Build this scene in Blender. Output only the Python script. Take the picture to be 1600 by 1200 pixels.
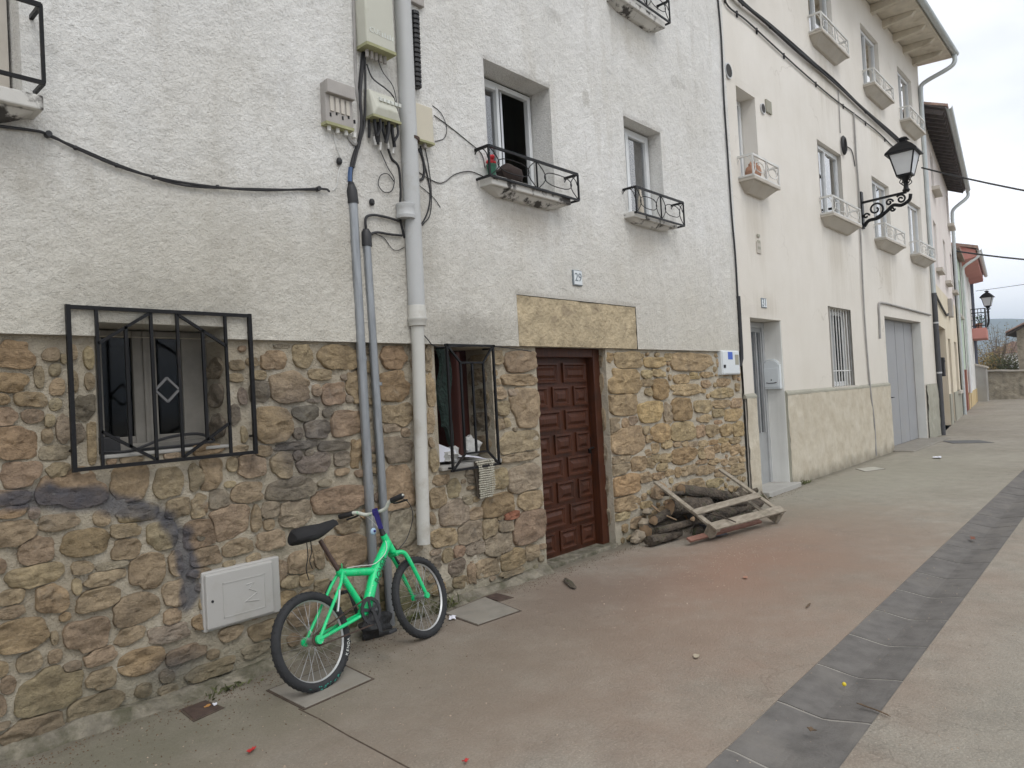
import bpy, bmesh, math, random
import numpy as np
from mathutils import Vector, Matrix
random.seed(7); rng = np.random.default_rng(7)
R_ = math.radians
scene = bpy.context.scene
for o in list(bpy.data.objects): bpy.data.objects.remove(o)
COL = scene.collection

# ------------------------------------------------------------------ camera
CAM_POS = Vector((0.0, -4.2175, 1.6)); YAW, PITCH, ROLL, FOC = 0.84187, 0.017738, -0.0544, 1120.0
fw = Vector((math.sin(YAW)*math.cos(PITCH), math.cos(YAW)*math.cos(PITCH), math.sin(PITCH)))
_r = Vector((math.cos(YAW), -math.sin(YAW), 0)); _u = _r.cross(fw)
rt = math.cos(ROLL)*_r + math.sin(ROLL)*_u; upv = -math.sin(ROLL)*_r + math.cos(ROLL)*_u
cd = bpy.data.cameras.new('camera'); cam = bpy.data.objects.new('camera', cd); COL.objects.link(cam)
cd.sensor_width = 36; cd.lens = FOC/1600*36; cd.clip_end = 5000; cd.clip_start = .05
cam.matrix_world = Matrix(((rt.x, upv.x, -fw.x, CAM_POS.x), (rt.y, upv.y, -fw.y, CAM_POS.y), (rt.z, upv.z, -fw.z, CAM_POS.z), (0, 0, 0, 1)))
scene.camera = cam
# ------------------------------------------------------------------ world: overcast sky
SUN_EL, SUN_AZ = R_(52), R_(200)       # sun direction azimuth measured from +y clockwise
w = bpy.data.worlds.new('World'); scene.world = w; w.use_nodes = True
nt = w.node_tree; nt.nodes.clear()
N = nt.nodes.new; L = nt.links.new
out = N('ShaderNodeOutputWorld'); bg = N('ShaderNodeBackground'); sky = N('ShaderNodeTexSky')
sky.sky_type = 'NISHITA'; sky.sun_disc = False; sky.sun_elevation = SUN_EL; sky.sun_rotation = SUN_AZ
sky.air_density = 1.0; sky.dust_density = 2.0
tc = N('ShaderNodeTexCoord'); mp = N('ShaderNodeMapping'); mp.inputs['Scale'].default_value = (1, 1, 2.6)
L(tc.outputs['Generated'], mp.inputs['Vector'])
nz = N('ShaderNodeTexNoise'); nz.inputs['Scale'].default_value = 2.1; nz.inputs['Detail'].default_value = 5; nz.inputs['Roughness'].default_value = .5
L(mp.outputs[0], nz.inputs['Vector'])
cr = N('ShaderNodeValToRGB'); cr.color_ramp.elements[0].position = .36; cr.color_ramp.elements[1].position = .62
cr.color_ramp.elements[0].color = (.64, .64, .64, 1); cr.color_ramp.elements[1].color = (1, 1, 1, 1)
L(nz.outputs['Fac'], cr.inputs[0])
mx = N('ShaderNodeMix'); mx.data_type = 'RGBA'; L(cr.outputs[0], mx.inputs['Factor']); L(sky.outputs[0], mx.inputs['A']); mx.inputs['B'].default_value = (11.6, 11.7, 11.9, 1)
L(mx.outputs['Result'], bg.inputs['Color']); bg.inputs['Strength'].default_value = 0.105
L(bg.outputs[0], out.inputs['Surface'])
# ------------------------------------------------------------------ sun (veiled by cloud)
sl = bpy.data.lights.new('sun', 'SUN'); sl.energy = 0.9; sl.angle = R_(25); sl.color = (1, .97, .93)
so = bpy.data.objects.new('sun', sl); COL.objects.link(so)
sd = Vector((math.sin(SUN_AZ)*math.cos(SUN_EL), math.cos(SUN_AZ)*math.cos(SUN_EL), math.sin(SUN_EL)))
so.rotation_euler = sd.to_track_quat('Z', 'Y').to_euler(); so.location = (0, -10, 20)
vs = scene.view_settings; vs.view_transform = 'Standard'; vs.look = 'None'; vs.gamma = 1; vs.exposure = 0.2; vs.use_curve_mapping = False
scene.render.engine = 'CYCLES'; scene.render.resolution_x = 1024; scene.render.resolution_y = 768

# ------------------------------------------------------------------ survey helpers
def ray(px, py): return fw + rt*((px-800)/FOC) + upv*((600-py)/FOC)
def gnd(px, py, z=0.0):
    d = ray(px, py); t = (z-CAM_POS.z)/d.z; return CAM_POS + t*d
class Fac:
    """a facade: u along the street, z up, o out towards the street"""
    def __init__(s, O, a): s.O = Vector((O[0], O[1], 0)); s.d = Vector((math.cos(a), math.sin(a), 0)); s.n = Vector((math.sin(a), -math.cos(a), 0))
    def pt(s, u, z, o=0.0): return s.O + s.d*u + s.n*o + Vector((0, 0, z))
    def un(s, px, py, o=0.0):
        r = ray(px, py); O = s.O + s.n*o; t = (O-CAM_POS).dot(s.n)/r.dot(s.n); P = CAM_POS + t*r
        return (P-O).dot(s.d), P.z
    def px(s, px, py, o=0.0): u, z = s.un(px, py, o); return s.pt(u, z, o)
F = Fac((0, 0), 0); F3 = Fac((21.42, -.02), R_(7.0))

# ------------------------------------------------------------------ value noise
def vn(x, y, seed=0):
    g = np.random.default_rng(seed).random((64, 64))
    x = np.asarray(x, float); y = np.asarray(y, float)
    xi = np.floor(x).astype(int); yi = np.floor(y).astype(int); fx = x-xi; fy = y-yi
    fx = fx*fx*(3-2*fx); fy = fy*fy*(3-2*fy)
    a = g[xi % 64, yi % 64]; b = g[(xi+1) % 64, yi % 64]; c = g[xi % 64, (yi+1) % 64]; d = g[(xi+1) % 64, (yi+1) % 64]
    return (a*(1-fx)+b*fx)*(1-fy)+(c*(1-fx)+d*fx)*fy

# ------------------------------------------------------------------ object helpers
def tag(o, label=None, cat=None, group=None, kind=None):
    if label: o['label'] = label
    if cat: o['category'] = cat
    if group: o['group'] = group
    if kind: o['kind'] = kind
    return o
def thing(name, label, cat, loc=(0, 0, 0), group=None):
    o = bpy.data.objects.new(name, None); COL.objects.link(o); o.location = loc; o.empty_display_size = .1
    return tag(o, label, cat, group)
def wloc(o):
    v = Vector((0, 0, 0))
    while o: v += o.location; o = o.parent
    return v
def link_mesh(name, me, m, parent=None):
    me.materials.append(m)
    o = bpy.data.objects.new(name, me); COL.objects.link(o)
    if parent: o.parent = parent
    return o
class MB:
    def __init__(s): s.v = []; s.f = []
    def add(s, vs, fs):
        b = len(s.v); s.v += [Vector(p) for p in vs]; s.f += [tuple(i+b for i in f) for f in fs]; return s
    def hexa(s, p):  # 8 points: bottom 4, top 4 (same winding)
        return s.add(p, [(3, 2, 1, 0), (4, 5, 6, 7), (0, 1, 5, 4), (1, 2, 6, 5), (2, 3, 7, 6), (3, 0, 4, 7)])
    def fbox(s, fa, u0, u1, z0, z1, o0, o1):
        return s.hexa([fa.pt(u0, z0, o1), fa.pt(u1, z0, o1), fa.pt(u1, z0, o0), fa.pt(u0, z0, o0), fa.pt(u0, z1, o1), fa.pt(u1, z1, o1), fa.pt(u1, z1, o0), fa.pt(u0, z1, o0)])
    def bar(s, p, q, w, h, side=None):  # rectangular bar: w along side axis
        p, q = Vector(p), Vector(q); d = (q-p).normalized()
        a = Vector(side) if side is not None else (Vector((0, 0, 1)) if abs(d.z) < .9 else Vector((1, 0, 0)))
        a = (a - d*a.dot(d)).normalized(); b = d.cross(a)
        a *= w/2; b *= h/2
        return s.hexa([p-a-b, p+a-b, p+a+b, p-a+b, q-a-b, q+a-b, q+a+b, q-a+b])
    def tube(s, pts, r, n=8, cap=True, closed=False):
        pts = [Vector(p) for p in pts]; m = len(pts); rr = r if hasattr(r, '__len__') else [r]*m
        tang = []
        for i in range(m):
            if closed: t = pts[(i+1) % m]-pts[i-1]
            else: t = pts[min(i+1, m-1)]-pts[max(i-1, 0)]
            tang.append(t.normalized())
        a = tang[0].orthogonal().normalized(); vs = []; fs = []
        for i in range(m):
            a = (a - tang[i]*a.dot(tang[i])).normalized(); b = tang[i].cross(a)
            for k in range(n):
                t = 2*math.pi*k/n; vs.append(pts[i]+(a*math.cos(t)+b*math.sin(t))*rr[i])
        for i in range(m if closed else m-1):
            j = (i+1) % m
            for k in range(n): fs.append((i*n+k, i*n+(k+1) % n, j*n+(k+1) % n, j*n+k))
        if cap and not closed: fs += [tuple(range(n-1, -1, -1)), tuple((m-1)*n+k for k in range(n))]
        return s.add(vs, fs)
    def loft(s, rings, cap=True, closed=True):
        n = len(rings[0]); vs = [p for r in rings for p in r]; fs = []
        for i in range(len(rings)-1):
            for k in range(n if closed else n-1): fs.append((i*n+k, i*n+(k+1) % n, (i+1)*n+(k+1) % n, (i+1)*n+k))
        if cap: fs += [tuple(range(n-1, -1, -1)), tuple((len(rings)-1)*n+k for k in range(n))]
        return s.add(vs, fs)
    def ball(s, c, r, n=10, m=6, sc=(1, 1, 1)):
        c = Vector(c); rings = []
        for i in range(1, m):
            ph = math.pi*i/m; rings.append([c+Vector((r*sc[0]*math.sin(ph)*math.cos(2*math.pi*k/n), r*sc[1]*math.sin(ph)*math.sin(2*math.pi*k/n), r*sc[2]*math.cos(ph))) for k in range(n)])
        return s.loft(rings[::-1])
    def prism(s, poly, ext):  # polygon (list of points) extruded by vector
        e = Vector(ext); n = len(poly); p = [Vector(q) for q in poly]
        return s.add(p+[q+e for q in p], [tuple(range(n-1, -1, -1)), tuple(range(n, 2*n))]+[(k, (k+1) % n, n+(k+1) % n, n+k) for k in range(n)])
    def build(s, name, m, parent=None, smooth=False, bevel=0, fix=True):
        off = wloc(parent); me = bpy.data.meshes.new(name)
        me.from_pydata([tuple(p-off) for p in s.v], [], s.f); me.update()
        if fix:
            bm = bmesh.new(); bm.from_mesh(me); bmesh.ops.recalc_face_normals(bm, faces=bm.faces); bm.to_mesh(me); bm.free()
        if smooth:
            me.polygons.foreach_set('use_smooth', [True]*len(me.polygons)); me.set_sharp_from_angle(angle=R_(40))
        o = link_mesh(name, me, m, parent)
        if bevel:
            b = o.modifiers.new('bevel', 'BEVEL'); b.width = bevel; b.segments = 2; b.limit_method = 'ANGLE'
        return o
def np_mesh(name, V, Fq, m, parent=None, smooth=True, attrs=None):
    off = np.array(wloc(parent)); me = bpy.data.meshes.new(name)
    me.from_pydata((V-off).tolist(), [], Fq.tolist() if hasattr(Fq, 'tolist') else Fq); me.update()
    if smooth: me.polygons.foreach_set('use_smooth', [True]*len(me.polygons))
    for k, a in (attrs or {}).items():
        at = me.attributes.new(k, 'FLOAT_COLOR' if a.ndim == 2 else 'FLOAT', 'POINT')
        if a.ndim == 2: at.data.foreach_set('color', np.c_[a, np.ones(len(a))].ravel())
        else: at.data.foreach_set('value', a)
    return link_mesh(name, me, m, parent)
def smooth_path(pts, k=6):
    pts = [Vector(p) for p in pts]; P = [pts[0]*2-pts[1]]+pts+[pts[-1]*2-pts[-2]]; r = []
    for i in range(1, len(P)-2):
        for j in range(k):
            t = j/k; a, b, c, d = P[i-1:i+3]
            r.append(.5*((2*b)+(c-a)*t+(2*a-5*b+4*c-d)*t*t+(3*b-a-3*c+d)*t**3))
    return r+[pts[-1]]
def text_mesh(name, body, size, origin, xdir, ydir, m, parent, ext=.0015, align='CENTER'):
    c = bpy.data.curves.new(name, 'FONT'); c.body = body; c.size = size; c.extrude = ext; c.align_x = align; c.align_y = 'CENTER'; c.resolution_u = 3
    t = bpy.data.objects.new(name, c); COL.objects.link(t)
    dg = bpy.context.evaluated_depsgraph_get(); me = bpy.data.meshes.new_from_object(t.evaluated_get(dg)); me.name = name
    bpy.data.objects.remove(t); bpy.data.curves.remove(c)
    x = Vector(xdir).normalized(); z = x.cross(Vector(ydir)).normalized(); y = z.cross(x); o0 = Vector(origin)-wloc(parent)
    me.transform(Matrix(((x.x, y.x, z.x, o0.x), (x.y, y.y, z.y, o0.y), (x.z, y.z, z.z, o0.z), (0, 0, 0, 1))))
    me.materials.clear(); return link_mesh(name, me, m, parent)

# ------------------------------------------------------------------ materials
def newmat(name):
    m = bpy.data.materials.new(name); m.use_nodes = True; t = m.node_tree; return m, t, t.nodes['Principled BSDF']
def c4(c): return (c[0], c[1], c[2], 1)
def noise(t, scale, detail=4, rough=.55, vec=None, scl=None):
    n = t.nodes.new('ShaderNodeTexNoise'); n.inputs['Scale'].default_value = scale; n.inputs['Detail'].default_value = detail; n.inputs['Roughness'].default_value = rough
    if vec is None: vec = t.nodes.new('ShaderNodeNewGeometry').outputs['Position']
    if scl:
        mpn = t.nodes.new('ShaderNodeMapping'); mpn.inputs['Scale'].default_value = scl; t.links.new(vec, mpn.inputs[0]); vec = mpn.outputs[0]
    t.links.new(vec, n.inputs['Vector']); return n.outputs['Fac']
def ramp(t, fac, stops):
    r = t.nodes.new('ShaderNodeValToRGB'); e = r.color_ramp.elements
    while len(e) < len(stops): e.new(.5)
    for i, (p, c) in enumerate(stops): e[i].position = p; e[i].color = c4(c) if hasattr(c, '__len__') else (c, c, c, 1)
    t.links.new(fac, r.inputs[0]); return r.outputs[0]
def mix(t, fac, a, b, mode='MIX'):
    x = t.nodes.new('ShaderNodeMix'); x.data_type = 'RGBA'; x.blend_type = mode
    for s, v in (('Factor', fac), ('A', a), ('B', b)):
        if hasattr(v, 'is_output') or isinstance(v, bpy.types.NodeSocket): t.links.new(v, x.inputs[s])
        elif s == 'Factor': x.inputs[s].default_value = v
        else: x.inputs[s].default_value = c4(v)
    return x.outputs['Result']
def mth(t, op, a, b=None, c=None):
    x = t.nodes.new('ShaderNodeMath'); x.operation = op
    for i, v in enumerate((a, b, c)):
        if v is None: continue
        if isinstance(v, bpy.types.NodeSocket): t.links.new(v, x.inputs[i])
        else: x.inputs[i].default_value = v
    return x.outputs[0]
def bump(t, b, h, strength, dist, prev=None):
    n = t.nodes.new('ShaderNodeBump'); n.inputs['Strength'].default_value = strength; n.inputs['Distance'].default_value = dist
    t.links.new(h, n.inputs['Height'])
    if prev: t.links.new(prev, n.inputs['Normal'])
    t.links.new(n.outputs[0], b.inputs['Normal']); return n.outputs[0]
def pos(t): return t.nodes.new('ShaderNodeNewGeometry').outputs['Position']
def sep(t, v):
    s = t.nodes.new('ShaderNodeSeparateXYZ'); t.links.new(v, s.inputs[0]); return s.outputs
def mul(c, k): return tuple(min(1, x*k) for x in c)
def M(name, col, rough=.6, metal=0., var=.18, scale=6., bmp=.15, bscale=60., bdist=.003, dirt=None, dscale=3., dlo=.5, dhi=.75, stretch=None, spec=None):
    m, t, b = newmat(name)
    n1 = noise(t, scale, 5, scl=stretch); c = ramp(t, n1, [(.25, mul(col, 1-var)), (.75, mul(col, 1+var))])
    if dirt: c = mix(t, ramp(t, noise(t, dscale, 6, .65), [(dlo, 0), (dhi, 1)]), c, dirt)
    t.links.new(c, b.inputs['Base Color']); b.inputs['Roughness'].default_value = rough; b.inputs['Metallic'].default_value = metal
    if spec is not None: b.inputs['Specular IOR Level'].default_value = spec
    if bmp: bump(t, b, noise(t, bscale, 4, scl=stretch), bmp, bdist)
    return m
mats = {}
def mk_stucco():
    m, t, b = newmat('white_stucco'); p = pos(t); x, y, z = sep(t, p)
    base = ramp(t, noise(t, .9, 6, .6), [(.3, (.70, .69, .655)), (.7, (.80, .798, .78))])
    zz = mth(t, 'ADD', z, mth(t, 'MULTIPLY', noise(t, .8, 6, .6), 2.2)); low = ramp(t, mth(t, 'MULTIPLY', mth(t, 'SUBTRACT', 4.9, zz), .55), [(0, 0), (1, .85)])
    base = mix(t, low, base, (.565, .535, .46))
    base = mix(t, ramp(t, noise(t, 1.6, 7, .7, scl=(2.5, 2.5, .35)), [(.52, 0), (.7, .4)]), base, (.50, .475, .42))
    gr = ramp(t, noise(t, 62, 4, .7), [(.28, .76), (.5, 1.06)]); base = mix(t, .8, base, gr, 'MULTIPLY')  # grain speckle; shade of the stucco cavities is painted into the colour
    base = mix(t, .5, base, ramp(t, noise(t, 6, 6, .7), [(.3, .84), (.65, 1.08)]), 'MULTIPLY')
    def under(cx, cz, rx, rz, k, col, lo=.2, hi=1., ns=3, sc=(3, 3, .8)):   # dirt washed down below sills, chipped spots
        dx = mth(t, 'DIVIDE', mth(t, 'SUBTRACT', x, cx), rx); dz = mth(t, 'DIVIDE', mth(t, 'SUBTRACT', z, cz), rz)
        d = mth(t, 'SQRT', mth(t, 'ADD', mth(t, 'MULTIPLY', dx, dx), mth(t, 'MULTIPLY', dz, dz)))
        d = mth(t, 'ADD', d, mth(t, 'MULTIPLY', mth(t, 'SUBTRACT', noise(t, ns, 6, .75, scl=sc), .5), 1.4 if ns == 3 else 2.6))
        return mix(t, mth(t, 'MULTIPLY', ramp(t, d, [(lo, 1), (hi, 0)]), k), base, col)
    for a in ((4.95, 3.2, .62, .30, .6, (.42, .38, .32)), (7.05, 3.27, .5, .3, .5, (.45, .41, .35)), (7.0, 5.6, .6, .3, .5, (.45, .42, .36)), (.6, 2.95, .8, .3, .7, (.36, .33, .28)), (3.5, 3.2, .35, 1.2, .35, (.45, .42, .37)), (3.3, 3.5, .5, .5, .3, (.45, .42, .37)), (6.05, 4.62, .09, .16, .4, (.40, .38, .33), .45, .55, 9, (1, 1, .6)), (8.05, 5.35, .35, .14, .4, (.46, .45, .42), .4, .5, 9, (1, 1, .7)), (6.0, 4.05, .05, .25, .4, (.46, .43, .38), .4, .5, 9, (1, 1, .5)), (5.6, 5.3, .25, .12, .4, (.46, .45, .42), .4, .5, 9, (1, 1, .6)), (2.3, 2.6, 1.6, .5, .35, (.47, .44, .37)), (3.75, 3.0, .25, 1.0, .4, (.42, .40, .35)), (3.0, 2.9, .3, .6, .4, (.44, .41, .35)), (4.2, 2.15, .8, .22, .6, (.30, .28, .24)), (1.75, 2.25, .8, .25, .5, (.36, .34, .29))): base = under(*a)
    wp = ramp(t, noise(t, 3.3, 8, .75), [(.66, 0), (.72, .5)]); base = mix(t, wp, base, (.46, .44, .39))
    t.links.new(base, b.inputs['Base Color']); b.inputs['Roughness'].default_value = .92; b.inputs['Specular IOR Level'].default_value = .2
    n = bump(t, b, noise(t, 9, 4, .6), .5, .02); n = bump(t, b, noise(t, 58, 4, .7, scl=None), .85, .02, n); bump(t, b, noise(t, 140, 3, .6), .5, .006, n); return m
def mk_mortar():
    m, t, b = newmat('lime_mortar'); x, y, z = sep(t, pos(t))
    base = ramp(t, noise(t, 2.2, 6), [(.3, (.38, .33, .25)), (.7, (.54, .485, .385))])
    wh = ramp(t, noise(t, 9, 5, .7), [(.55, 0), (.72, .7)]); base = mix(t, wh, base, (.60, .56, .485))
    xr = ramp(t, mth(t, 'MULTIPLY', mth(t, 'ADD', x, mth(t, 'MULTIPLY', noise(t, 2, 5), 2)), .1), [(.62, 0), (.74, .5)]); base = mix(t, xr, base, (.53, .485, .40))
    so = t.nodes.new('ShaderNodeAttribute'); so.attribute_name = 'soot'; base = mix(t, so.outputs['Fac'], base, (.115, .12, .14))
    lo = ramp(t, mth(t, 'ADD', z, mth(t, 'MULTIPLY', noise(t, 3, 5), .5)), [(.2, .7), (.55, 0)]); base = mix(t, lo, base, (.20, .19, .135)); base = moss(t, base, x, z)
    t.links.new(base, b.inputs['Base Color']); b.inputs['Roughness'].default_value = .95; b.inputs['Specular IOR Level'].default_value = .15
    n = bump(t, b, noise(t, 24, 6, .7), 1, .03); bump(t, b, noise(t, 110, 3), .7, .008, n); return m
def mk_stone():
    m, t, b = newmat('sandstone'); x, y, z = sep(t, pos(t))
    a = t.nodes.new('ShaderNodeAttribute'); a.attribute_name = 'tint'; base = a.outputs['Color']
    base = mix(t, 1, base, ramp(t, noise(t, 7, 6, .65), [(.28, (.60, .58, .56)), (.72, (1.28, 1.24, 1.16))]), 'MULTIPLY')
    base = mix(t, 1, base, ramp(t, noise(t, 38, 6, .75), [(.3, .74), (.5, 1.0), (.68, 1.15)]), 'MULTIPLY')
    base = mix(t, ramp(t, noise(t, 5, 6, .7), [(.6, 0), (.75, .5)]), base, (.33, .31, .26))   # mortar smears
    base = mix(t, ramp(t, noise(t, 3.7, 4, .7), [(.58, 0), (.7, .3)]), base, (.31, .225, .12))  # iron stain
    so = t.nodes.new('ShaderNodeAttribute'); so.attribute_name = 'soot'; base = mix(t, so.outputs['Fac'], base, (.10, .105, .128))
    mo = ramp(t, mth(t, 'ADD', z, mth(t, 'MULTIPLY', noise(t, 4, 6), .8)), [(.3, .6), (.7, 0)]); base = mix(t, mo, base, (.12, .115, .075)); base = moss(t, base, x, z, .6)
    t.links.new(base, b.inputs['Base Color']); b.inputs['Roughness'].default_value = .9; b.inputs['Specular IOR Level'].default_value = .2
    n = bump(t, b, noise(t, 14, 6, .68, scl=(1, 1, 1.8)), 1, .034); bump(t, b, noise(t, 70, 5, .75), .9, .013, n); return m
def moss(t, base, x, z, k=.75):
    dx = mth(t, 'DIVIDE', mth(t, 'SUBTRACT', x, 3.25), .75); dz = mth(t, 'DIVIDE', mth(t, 'SUBTRACT', z, .08), .30)
    d = mth(t, 'ADD', mth(t, 'SQRT', mth(t, 'ADD', mth(t, 'MULTIPLY', dx, dx), mth(t, 'MULTIPLY', dz, dz))), mth(t, 'MULTIPLY', mth(t, 'SUBTRACT', noise(t, 6, 6, .75), .5), 1.8))
    return mix(t, mth(t, 'MULTIPLY', ramp(t, d, [(.3, 1), (.9, 0)]), k), base, (.085, .10, .035))
def mk_concrete():
    m, t, b = newmat('street_concrete'); P = pos(t); x, y, z = sep(t, P)
    base = ramp(t, noise(t, .55, 6, .6), [(.3, (.275, .246, .20)), (.7, (.37, .338, .285))])
    base = mix(t, .8, base, ramp(t, noise(t, 4.5, 6, .65), [(.3, .72), (.7, 1.12)]), 'MULTIPLY')
    vo = t.nodes.new('ShaderNodeTexVoronoi'); vo.inputs['Scale'].default_value = 75; t.links.new(P, vo.inputs['Vector'])
    base = mix(t, .5, base, ramp(t, vo.outputs['Distance'], [(.1, 1.25), (.5, .8)]), 'MULTIPLY')
    vc = t.nodes.new('ShaderNodeTexVoronoi'); vc.feature = 'DISTANCE_TO_EDGE'; vc.inputs['Scale'].default_value = .55; mxv = t.nodes.new('ShaderNodeVectorMath'); mxv.operation = 'ADD'; t.links.new(P, mxv.inputs[0]); nn_ = t.nodes.new('ShaderNodeTexNoise'); nn_.inputs['Scale'].default_value = 2.5; nn_.inputs['Detail'].default_value = 6; t.links.new(P, nn_.inputs['Vector']); t.links.new(nn_.outputs['Color'], mxv.inputs[1]); t.links.new(mxv.outputs[0], vc.inputs['Vector'])
    base = mix(t, mth(t, 'MULTIPLY', ramp(t, vc.outputs['Distance'], [(.0, 1), (.006, 0)]), ramp(t, noise(t, .7, 3), [(.5, 0), (.6, .55)])), base, (.12, .105, .085))
    base = mix(t, ramp(t, noise(t, 13, 5, .75), [(.58, 0), (.72, .45)]), base, (.20, .175, .14))
    base = mix(t, ramp(t, noise(t, 85, 3, .7), [(.58, 0), (.68, .5)]), base, (.50, .45, .37))
    base = mix(t, ramp(t, noise(t, 100, 3, .7), [(.58, 0), (.68, .5)]), base, (.14, .115, .09))
    def blob(cx, cy, rx, ry, k):
        dx = mth(t, 'DIVIDE', mth(t, 'SUBTRACT', x, cx), rx); dy = mth(t, 'DIVIDE', mth(t, 'SUBTRACT', y, cy), ry)
        d = mth(t, 'SQRT', mth(t, 'ADD', mth(t, 'MULTIPLY', dx, dx), mth(t, 'MULTIPLY', dy, dy)))
        d = mth(t, 'ADD', d, mth(t, 'MULTIPLY', mth(t, 'SUBTRACT', noise(t, 1.6, 6, .7), .5), 1.5))
        return mth(t, 'MULTIPLY', ramp(t, d, [(.15, 1), (1.0, 0)]), k)
    # brick dust and damp tracked over the concrete by the wood pile
    base = mix(t, blob(5.2, -1.8, 5.0, 2.0, .75), base, (.285, .20, .15))
    base = mix(t, blob(7.4, -1.4, 3.2, 1.3, .5), base, (.255, .17, .125))
    base = mix(t, blob(6.2, -1.3, 2.2, .8, .45), base, (.32, .18, .125))
    base = mix(t, blob(4.6, -.75, 1.8, .8, .65), base, (.19, .14, .112))
    base = mix(t, blob(2.4, -1.0, 3.0, 1.4, .6), base, (.20, .168, .13))
    base = mix(t, blob(1.2, -.5, 1.8, .8, .7), base, (.155, .15, .105))
    base = mix(t, blob(13.0, -1.0, 7, 2.2, .5), base, (.30, .295, .235))
    base = mix(t, blob(4.0, -4.2, 4, .9, .5), base, (.33, .315, .265))
    # a line of grime where the street meets the walls
    yy = mth(t, 'ADD', y, mth(t, 'MULTIPLY', mth(t, 'SUBTRACT', noise(t, 5, 5, .7), .5), .35)); base = mix(t, ramp(t, yy, [(-.0, 0), (.0001, 0)]) if False else mth(t, 'MULTIPLY', ramp(t, mth(t, 'ADD', yy, .25), [(.0, 0), (.2, .75)]), mth(t, 'LESS_THAN', x, 21.3)), base, (.12, .105, .075))
    t.links.new(base, b.inputs['Base Color']); b.inputs['Roughness'].default_value = .82; b.inputs['Specular IOR Level'].default_value = .35
    n = bump(t, b, noise(t, 2.5, 5), .35, .03); n = bump(t, b, noise(t, 60, 4, .7), .9, .012, n); bump(t, b, vo.outputs['Distance'], .2, .004, n); return m
def mk_wall(name, c0, c1, stain, sfac=.5, rough=.85, lowcol=None, marks=()):
    m, t, b = newmat(name); x, y, z = sep(t, pos(t))
    base = ramp(t, noise(t, .8, 6, .6), [(.3, c0), (.7, c1)])
    st = ramp(t, noise(t, 1.5, 6, .65, scl=(2.2, 2.2, .22)), [(.5, 0), (.75, sfac)]); base = mix(t, st, base, stain)
    if lowcol:
        lo = ramp(t, mth(t, 'ADD', z, mth(t, 'MULTIPLY', noise(t, 1.5, 5), 1.2)), [(.5, .8), (1.0, 0)])
        zr = t.nodes.new('ShaderNodeMapRange'); zr.inputs['From Min'].default_value = 0; zr.inputs['From Max'].default_value = 6.5; t.links.new(mth(t, 'ADD', z, mth(t, 'MULTIPLY', noise(t, .9, 5), 2.5)), zr.inputs[0])
        base = mix(t, ramp(t, zr.outputs[0], [(.25, .7), (.9, 0)]), base, lowcol)  # blends to a second tone towards the bottom of the wall
    if marks:
        nz_ = mth(t, 'MULTIPLY', mth(t, 'SUBTRACT', noise(t, 2.2, 6, .7, scl=(3, 3, .3)), .5), 1.8); tot = None
        for cx, cz, rx, rz in marks:
            dx = mth(t, 'DIVIDE', mth(t, 'SUBTRACT', x, cx), rx); dz = mth(t, 'DIVIDE', mth(t, 'SUBTRACT', z, cz), rz)
            d = mth(t, 'SUBTRACT', 1, mth(t, 'SQRT', mth(t, 'ADD', mth(t, 'MULTIPLY', dx, dx), mth(t, 'MULTIPLY', dz, dz)))); tot = d if tot is None else mth(t, 'MAXIMUM', tot, d)
        base = mix(t, ramp(t, mth(t, 'ADD', tot, nz_), [(.1, 0), (.9, .55)]), base, (.50, .455, .38))
        hc_ = t.nodes.new('ShaderNodeTexVoronoi'); hc_.feature = 'DISTANCE_TO_EDGE'; hc_.inputs['Scale'].default_value = .5; vm = t.nodes.new('ShaderNodeVectorMath'); vm.operation = 'ADD'; nn2 = t.nodes.new('ShaderNodeTexNoise'); nn2.inputs['Scale'].default_value = 1.6; nn2.inputs['Detail'].default_value = 6; pp = pos(t); t.links.new(pp, nn2.inputs['Vector']); t.links.new(pp, vm.inputs[0]); t.links.new(nn2.outputs['Color'], vm.inputs[1]); t.links.new(vm.outputs[0], hc_.inputs['Vector'])
        base = mix(t, mth(t, 'MULTIPLY', ramp(t, hc_.outputs['Distance'], [(0, 1), (.006, 0)]), ramp(t, noise(t, .5, 3), [(.5, 0), (.62, .5)])), base, (.42, .38, .32))
    t.links.new(base, b.inputs['Base Color']); b.inputs['Roughness'].default_value = rough; b.inputs['Specular IOR Level'].default_value = .25
    bump(t, b, noise(t, 35, 5, .6), .25, .004); return m
def mk_dado():
    m, t, b = newmat('limestone_cladding'); x, y, z = sep(t, pos(t))
    base = ramp(t, noise(t, 3.5, 7, .7), [(.3, (.43, .375, .285)), (.5, (.50, .45, .355)), (.7, (.57, .525, .435))])
    base = mix(t, ramp(t, noise(t, 14, 6, .75), [(.6, 0), (.7, .55)]), base, (.33, .27, .2))
    zr = ramp(t, mth(t, 'ADD', z, mth(t, 'MULTIPLY', noise(t, 3, 5), .4)), [(.12, .85), (.42, 0)]); base = mix(t, zr, base, (.15, .135, .1))
    tp = ramp(t, z, [(0, 0), (1, 0)])
    t.links.new(base, b.inputs['Base Color']); b.inputs['Roughness'].default_value = .9
    bump(t, b, noise(t, 22, 6, .7), .6, .01); return m
def mk_wood(name, c0, c1, rough=.5, scl=(14, 14, 1.2), dirt=None):
    m, t, b = newmat(name); n = noise(t, 3.0, 6, .6, scl=scl)
    base = ramp(t, n, [(.3, c0), (.7, c1)])
    if dirt: base = mix(t, ramp(t, noise(t, 4, 6, .7), [(.52, 0), (.72, .75)]), base, dirt)
    t.links.new(base, b.inputs['Base Color']); b.inputs['Roughness'].default_value = rough; b.inputs['Specular IOR Level'].default_value = .25
    bump(t, b, n, .35, .004); return m
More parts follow.
